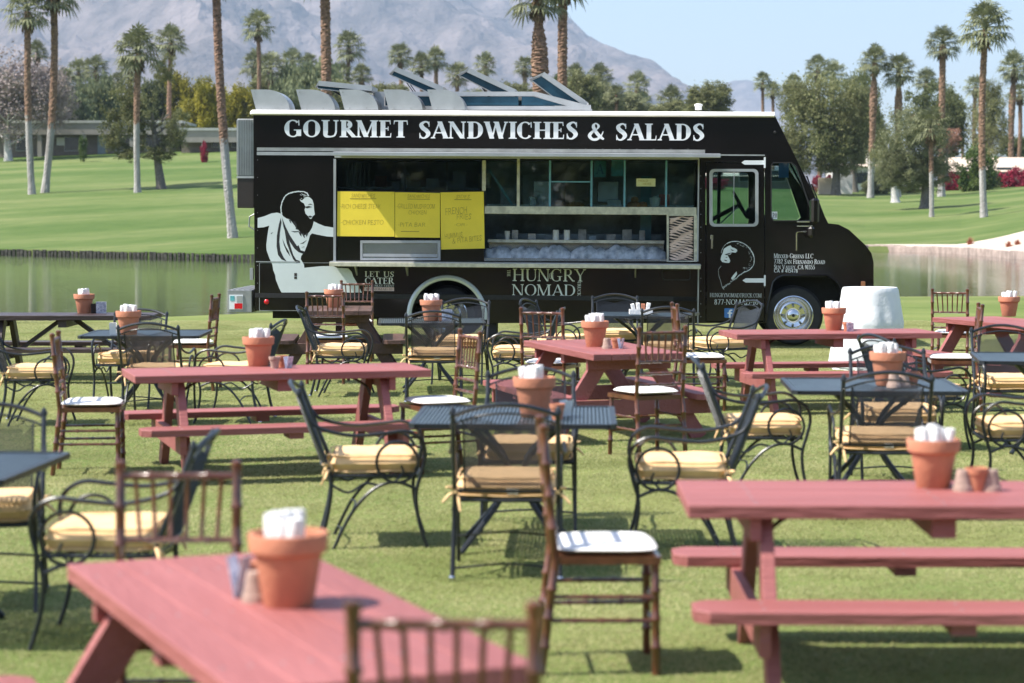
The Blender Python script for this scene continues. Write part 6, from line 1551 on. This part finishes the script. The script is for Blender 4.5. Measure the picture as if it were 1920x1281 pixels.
def card(x, y, z, label, m='card', w=.06, h=.085, rz=0.3):
    mb = MB(); mb.box((0, .012, h / 2), (w, .002, h), Matrix.Rotation(-.2, 3, 'X')); mb.box((0, -.012, h / 2), (w, .002, h), Matrix.Rotation(.2, 3, 'X'))
    o = mb.build('table_card', M[m]); o.location = (x, y, z); o.rotation_euler = (0, 0, rz); tag(o, label, 'table card'); return o
HT, HM = .7105, .7205
def P(px, py, z): v = at(px, py, z); return v.x, v.y
pots = [(156, 588, HT, 'the dark picnic table by the pond', 7), (239, 628, HM, 'the left mesh table', 7), (483, 688, HT, 'the middle left red table', 8), (625, 577, HT, 'the brown end on picnic table', 7),
        (808, 602, HM, 'the table by the rear wheel arch', 6), (1116, 651, HT, 'the end on red table', 8), (1002, 783, HM, 'the centre mesh table', 6), (1565, 620, HT, 'the truck wheel table', 7),
        (1667, 724, HM, 'the striped blue grey table', 6), (1755, 918, HT, 'the near right red table', 6), (537, 1143, HT, 'the nearest red table', 6), (1894, 594, HT, 'the far red table at the right edge', 5)]
for i, (px, py, z, wh, n_) in enumerate(pots):
    x, y = P(px, py, z); y += .06
    span = (70, 330) if i in (6, 10) else (0, 330)
    pot(x, y, z, wh, i + 1, n_ + 4, {9: .95, 10: 1.0}.get(i, 1.03), span)
def onp(px, py, z, f, *a, **k): x, y = P(px, py, z); return f(x, y, z, *a, **k)
onp(515, 691, HT, small, 'oldclay', 'small weathered clay pot beside the pot on the middle left red table'); onp(529, 689, HT, small, 'terracotta', 'small terracotta pot right of the weathered one on the middle left red table'); onp(541, 691, HT, card, 'folded card at the right of the little pots on the middle left red table', rz=1.0)
onp(1138, 654, HT, small, 'oldclay', 'upturned grey clay pot on the end on red table', inv=True); onp(1155, 653, HT, small, 'terracotta', 'small terracotta pot on the end on red table'); onp(1164, 654, HT, card, 'folded card on the end on red table', rz=1.2)
onp(1588, 621, HT, small, 'terracotta', 'small terracotta pot on the truck wheel table'); onp(1594, 622, HT, card, 'bluish card on the truck wheel table', rz=0.0)
onp(1676, 727, HM, small, 'oldclay', 'upturned clay pot nearer the big pot on the striped table', inv=True, sc=1.1); onp(1694, 726, HM, small, 'oldclay', 'upturned clay pot on the right of the striped table', inv=True, sc=1.1); onp(1712, 722, HM, small, 'terracotta', 'tiny terracotta pot on the striped table')
onp(1831, 921, HT, small, 'terracotta', 'small terracotta pot filled with white on the near right red table', sc=1.1); onp(1806, 921, HT, small, 'oldclay', 'upturned clay pot left of the small one on the near right red table', inv=True); onp(1858, 921, HT, small, 'oldclay', 'upturned clay pot right of the small one on the near right red table', inv=True)
onp(462, 1108, HT, small, 'terracotta', 'small terracotta pot behind the card on the nearest red table', sc=1.0); onp(480, 1128, HT, small, 'oldclay', 'upturned pale pot beside the big pot on the nearest red table', inv=True, sc=1.0); onp(449, 1120, HT, card, 'blue and white card at the left of the nearest big pot', rz=1.2, h=.12)
onp(1045, 787, HM, small, 'terracotta', 'small terracotta pot on the centre mesh table'); onp(1062, 780, HM, card, 'white folded card on the centre mesh table', m='napkin', rz=.9, w=.07)
onp(828, 602, HM, small, 'terracotta', 'small terracotta pot on the table by the rear wheel arch'); onp(838, 603, HM, card, 'blue card on the table by the rear wheel arch', rz=.2, w=.10, h=.12)
onp(176, 588, HT, card, 'dark card behind the pot on the dark picnic table', m='darktrim', rz=.2, w=.06, h=.11); onp(190, 588, HT, card, 'blue card on the dark picnic table by the pond', rz=.1, w=.11, h=.13); onp(212, 628, HM, card, 'white card left of the pot on the left mesh table', m='napkin', rz=0, w=.06, h=.11)
# white condiment caddy
cx, cy = P(1202, 592, HM); cd = empty('condiment_caddy', (cx, cy + .05, HM)); tag(cd, 'white caddy of sachets on the mesh table near the truck', 'caddy')
mb = MB(); mb.box((0, 0, .015), (.24, .14, .008)); mb.box((0, -.07, .04), (.24, .006, .05)); mb.box((0, .07, .04), (.24, .006, .05)); mb.box((-.12, 0, .04), (.006, .14, .05)); mb.box((.12, 0, .04), (.006, .14, .05)); mb.build('tray', M['napkin'], cd)
for k in range(4): MB().box((-.08 + k * .052, .01, .075 + .01 * (k % 2)), (.04, .07, .10), Matrix.Rotation(.15 * (k - 1.5), 3, 'Y'), .004).build('sachet_box', M['napkin'] if k != 2 else M['terracotta'], cd)

# white draped round table
dx, dy = P(1625, 692, 0); dt = empty('draped_table', (dx + .05, dy + .1, 0)); tag(dt, 'round cocktail table wrapped in a white cloth in front of the truck', 'draped table')
vs = []; fs = []; n_ = 96; K = 30
for i in range(K + 1):
    z = 0.95 * (1 - i / K); 
    for j in range(n_):
        a = 2 * math.pi * j / n_; t = 1 - z / 0.95
        r_ = .325 + .145 * t + .018 * t * math.sin(a * 7 + 1) + .012 * t * math.sin(a * 13 + 4 * z) + .012 * noise.noise(Vector((math.cos(a) * 1.6, math.sin(a) * 1.6, z * 2.2)))
        if .40 < z < .52: r_ -= .016 * math.sin((z - .40) / .12 * math.pi)
        if z > .93: r_ -= .012 * (z - .93) / .02
        vs.append((r_ * math.cos(a), r_ * math.sin(a), z))
for i in range(K):
    for j in range(n_): fs.append((i * n_ + j, (i + 1) * n_ + j, (i + 1) * n_ + (j + 1) % n_, i * n_ + (j + 1) % n_))
fs.append(tuple(range(n_)))
MB().add(vs, fs).build('cloth', M['whitecloth'], dt, smooth=True)
mb = MB(); mb.tube([(.476 * math.cos(2 * math.pi * k / 60) , .476 * math.sin(2 * math.pi * k / 60), .03) for k in range(60)], .008, 6, closed=True); mb.build('hem', M['whitecloth'], dt)

# ---------------------------------------------------------------- grass blades on the near lawn (uncountable)
def grass():
    rn = np.random.RandomState(2)
    gm = mat('grass_blade', (0.33, 0.355, 0.13), 0.6, var=.18, scale=0.8, col2=(0.52, 0.50, 0.25), transl=.45, spec=.25)
    gn = gm.node_tree; geo = gn.nodes.new('ShaderNodeNewGeometry')
    mpn = [x for x in gn.nodes if x.type == 'MAPPING'][0]
    for l_ in list(mpn.inputs['Vector'].links): gn.links.remove(l_)
    gn.links.new(geo.outputs['Position'], mpn.inputs['Vector'])
    protos = []
    hc = bpy.data.collections.new('grass_tufts')
    for v in range(3):
        n_ = 430; vs = []; fs = []
        for i in range(n_):
            x, y = rn.uniform(-.21, .21, 2); a = rn.uniform(0, 6.28); h = rn.uniform(.004, .013); w = rn.uniform(.0016, .0030) * 1.5; l = rn.uniform(.006, .032); b = rn.uniform(0, 6.28)
            dx_, dy_ = math.cos(a) * w, math.sin(a) * w
            vs += [(x - dx_, y - dy_, 0), (x + dx_, y + dy_, 0), (x + math.cos(b) * l, y + math.sin(b) * l, h)]
            fs.append((3 * i, 3 * i + 1, 3 * i + 2))
        me = bpy.data.meshes.new('tuft'); me.from_pydata(vs, [], fs); me.materials.append(gm)
        o = bpy.data.objects.new('tuft', me); hc.objects.link(o); protos.append(o)
    pts = []
    y = 3.6
    while y < 36:
        hw = .245 * y + 1.6; step = .26 if y < 16 else .30
        x = -hw
        while x < hw:
            pts.append((x + rn.uniform(-.1, .1), y + rn.uniform(-.1, .1), 0.001)); x += step
        y += step
    me = bpy.data.meshes.new('grass'); me.from_pydata(pts, [], []); me.materials.append(gm)
    o = bpy.data.objects.new('grass', me); COL.objects.link(o); tag(o, 'short mown grass of the near lawn', 'grass', kind='stuff')
    ng = bpy.data.node_groups.new('grass_scatter', 'GeometryNodeTree')
    ng.interface.new_socket('Geometry', in_out='INPUT', socket_type='NodeSocketGeometry'); ng.interface.new_socket('Geometry', in_out='OUTPUT', socket_type='NodeSocketGeometry')
    gi = ng.nodes.new('NodeGroupInput'); go = ng.nodes.new('NodeGroupOutput'); ip = ng.nodes.new('GeometryNodeInstanceOnPoints'); ci = ng.nodes.new('GeometryNodeCollectionInfo')
    ci.inputs['Collection'].default_value = hc; ci.inputs['Separate Children'].default_value = True; ci.inputs['Reset Children'].default_value = True
    rv = ng.nodes.new('FunctionNodeRandomValue'); rv.data_type = 'FLOAT_VECTOR'; rv.inputs[1].default_value = (0, 0, 6.28)
    rs = ng.nodes.new('FunctionNodeRandomValue'); rs.data_type = 'FLOAT'; rs.inputs[2].default_value = .8; rs.inputs[3].default_value = 1.25
    ip.inputs['Pick Instance'].default_value = True
    L = ng.links.new
    L(gi.outputs[0], ip.inputs['Points']); L(ci.outputs[0], ip.inputs['Instance']); L(rv.outputs[0], ip.inputs['Rotation']); L(rs.outputs[1], ip.inputs['Scale']); L(ip.outputs[0], go.inputs[0])
    md = o.modifiers.new('scatter', 'NODES'); md.node_group = ng
grass()
HAZE = 0.00011
if HAZE > 0:
    hm = bpy.data.materials.new('haze'); hm.use_nodes = True; n = hm.node_tree; n.nodes.remove(n.nodes['Principled BSDF'])
    pv = n.nodes.new('ShaderNodeVolumePrincipled'); pv.inputs['Color'].default_value = (.60, .77, 1.0, 1); pv.inputs['Density'].default_value = HAZE; pv.inputs['Anisotropy'].default_value = 0.1
    n.links.new(pv.outputs[0], n.nodes['Material Output'].inputs['Volume'])
    zt = 1500
    MBh = MB().box((0, 4500, (zt - 25) / 2 - 12), (9000, 13000, zt + 25)); o = MBh.build('haze', hm); tag(o, kind='stuff')
print('objects', len(SC.objects))
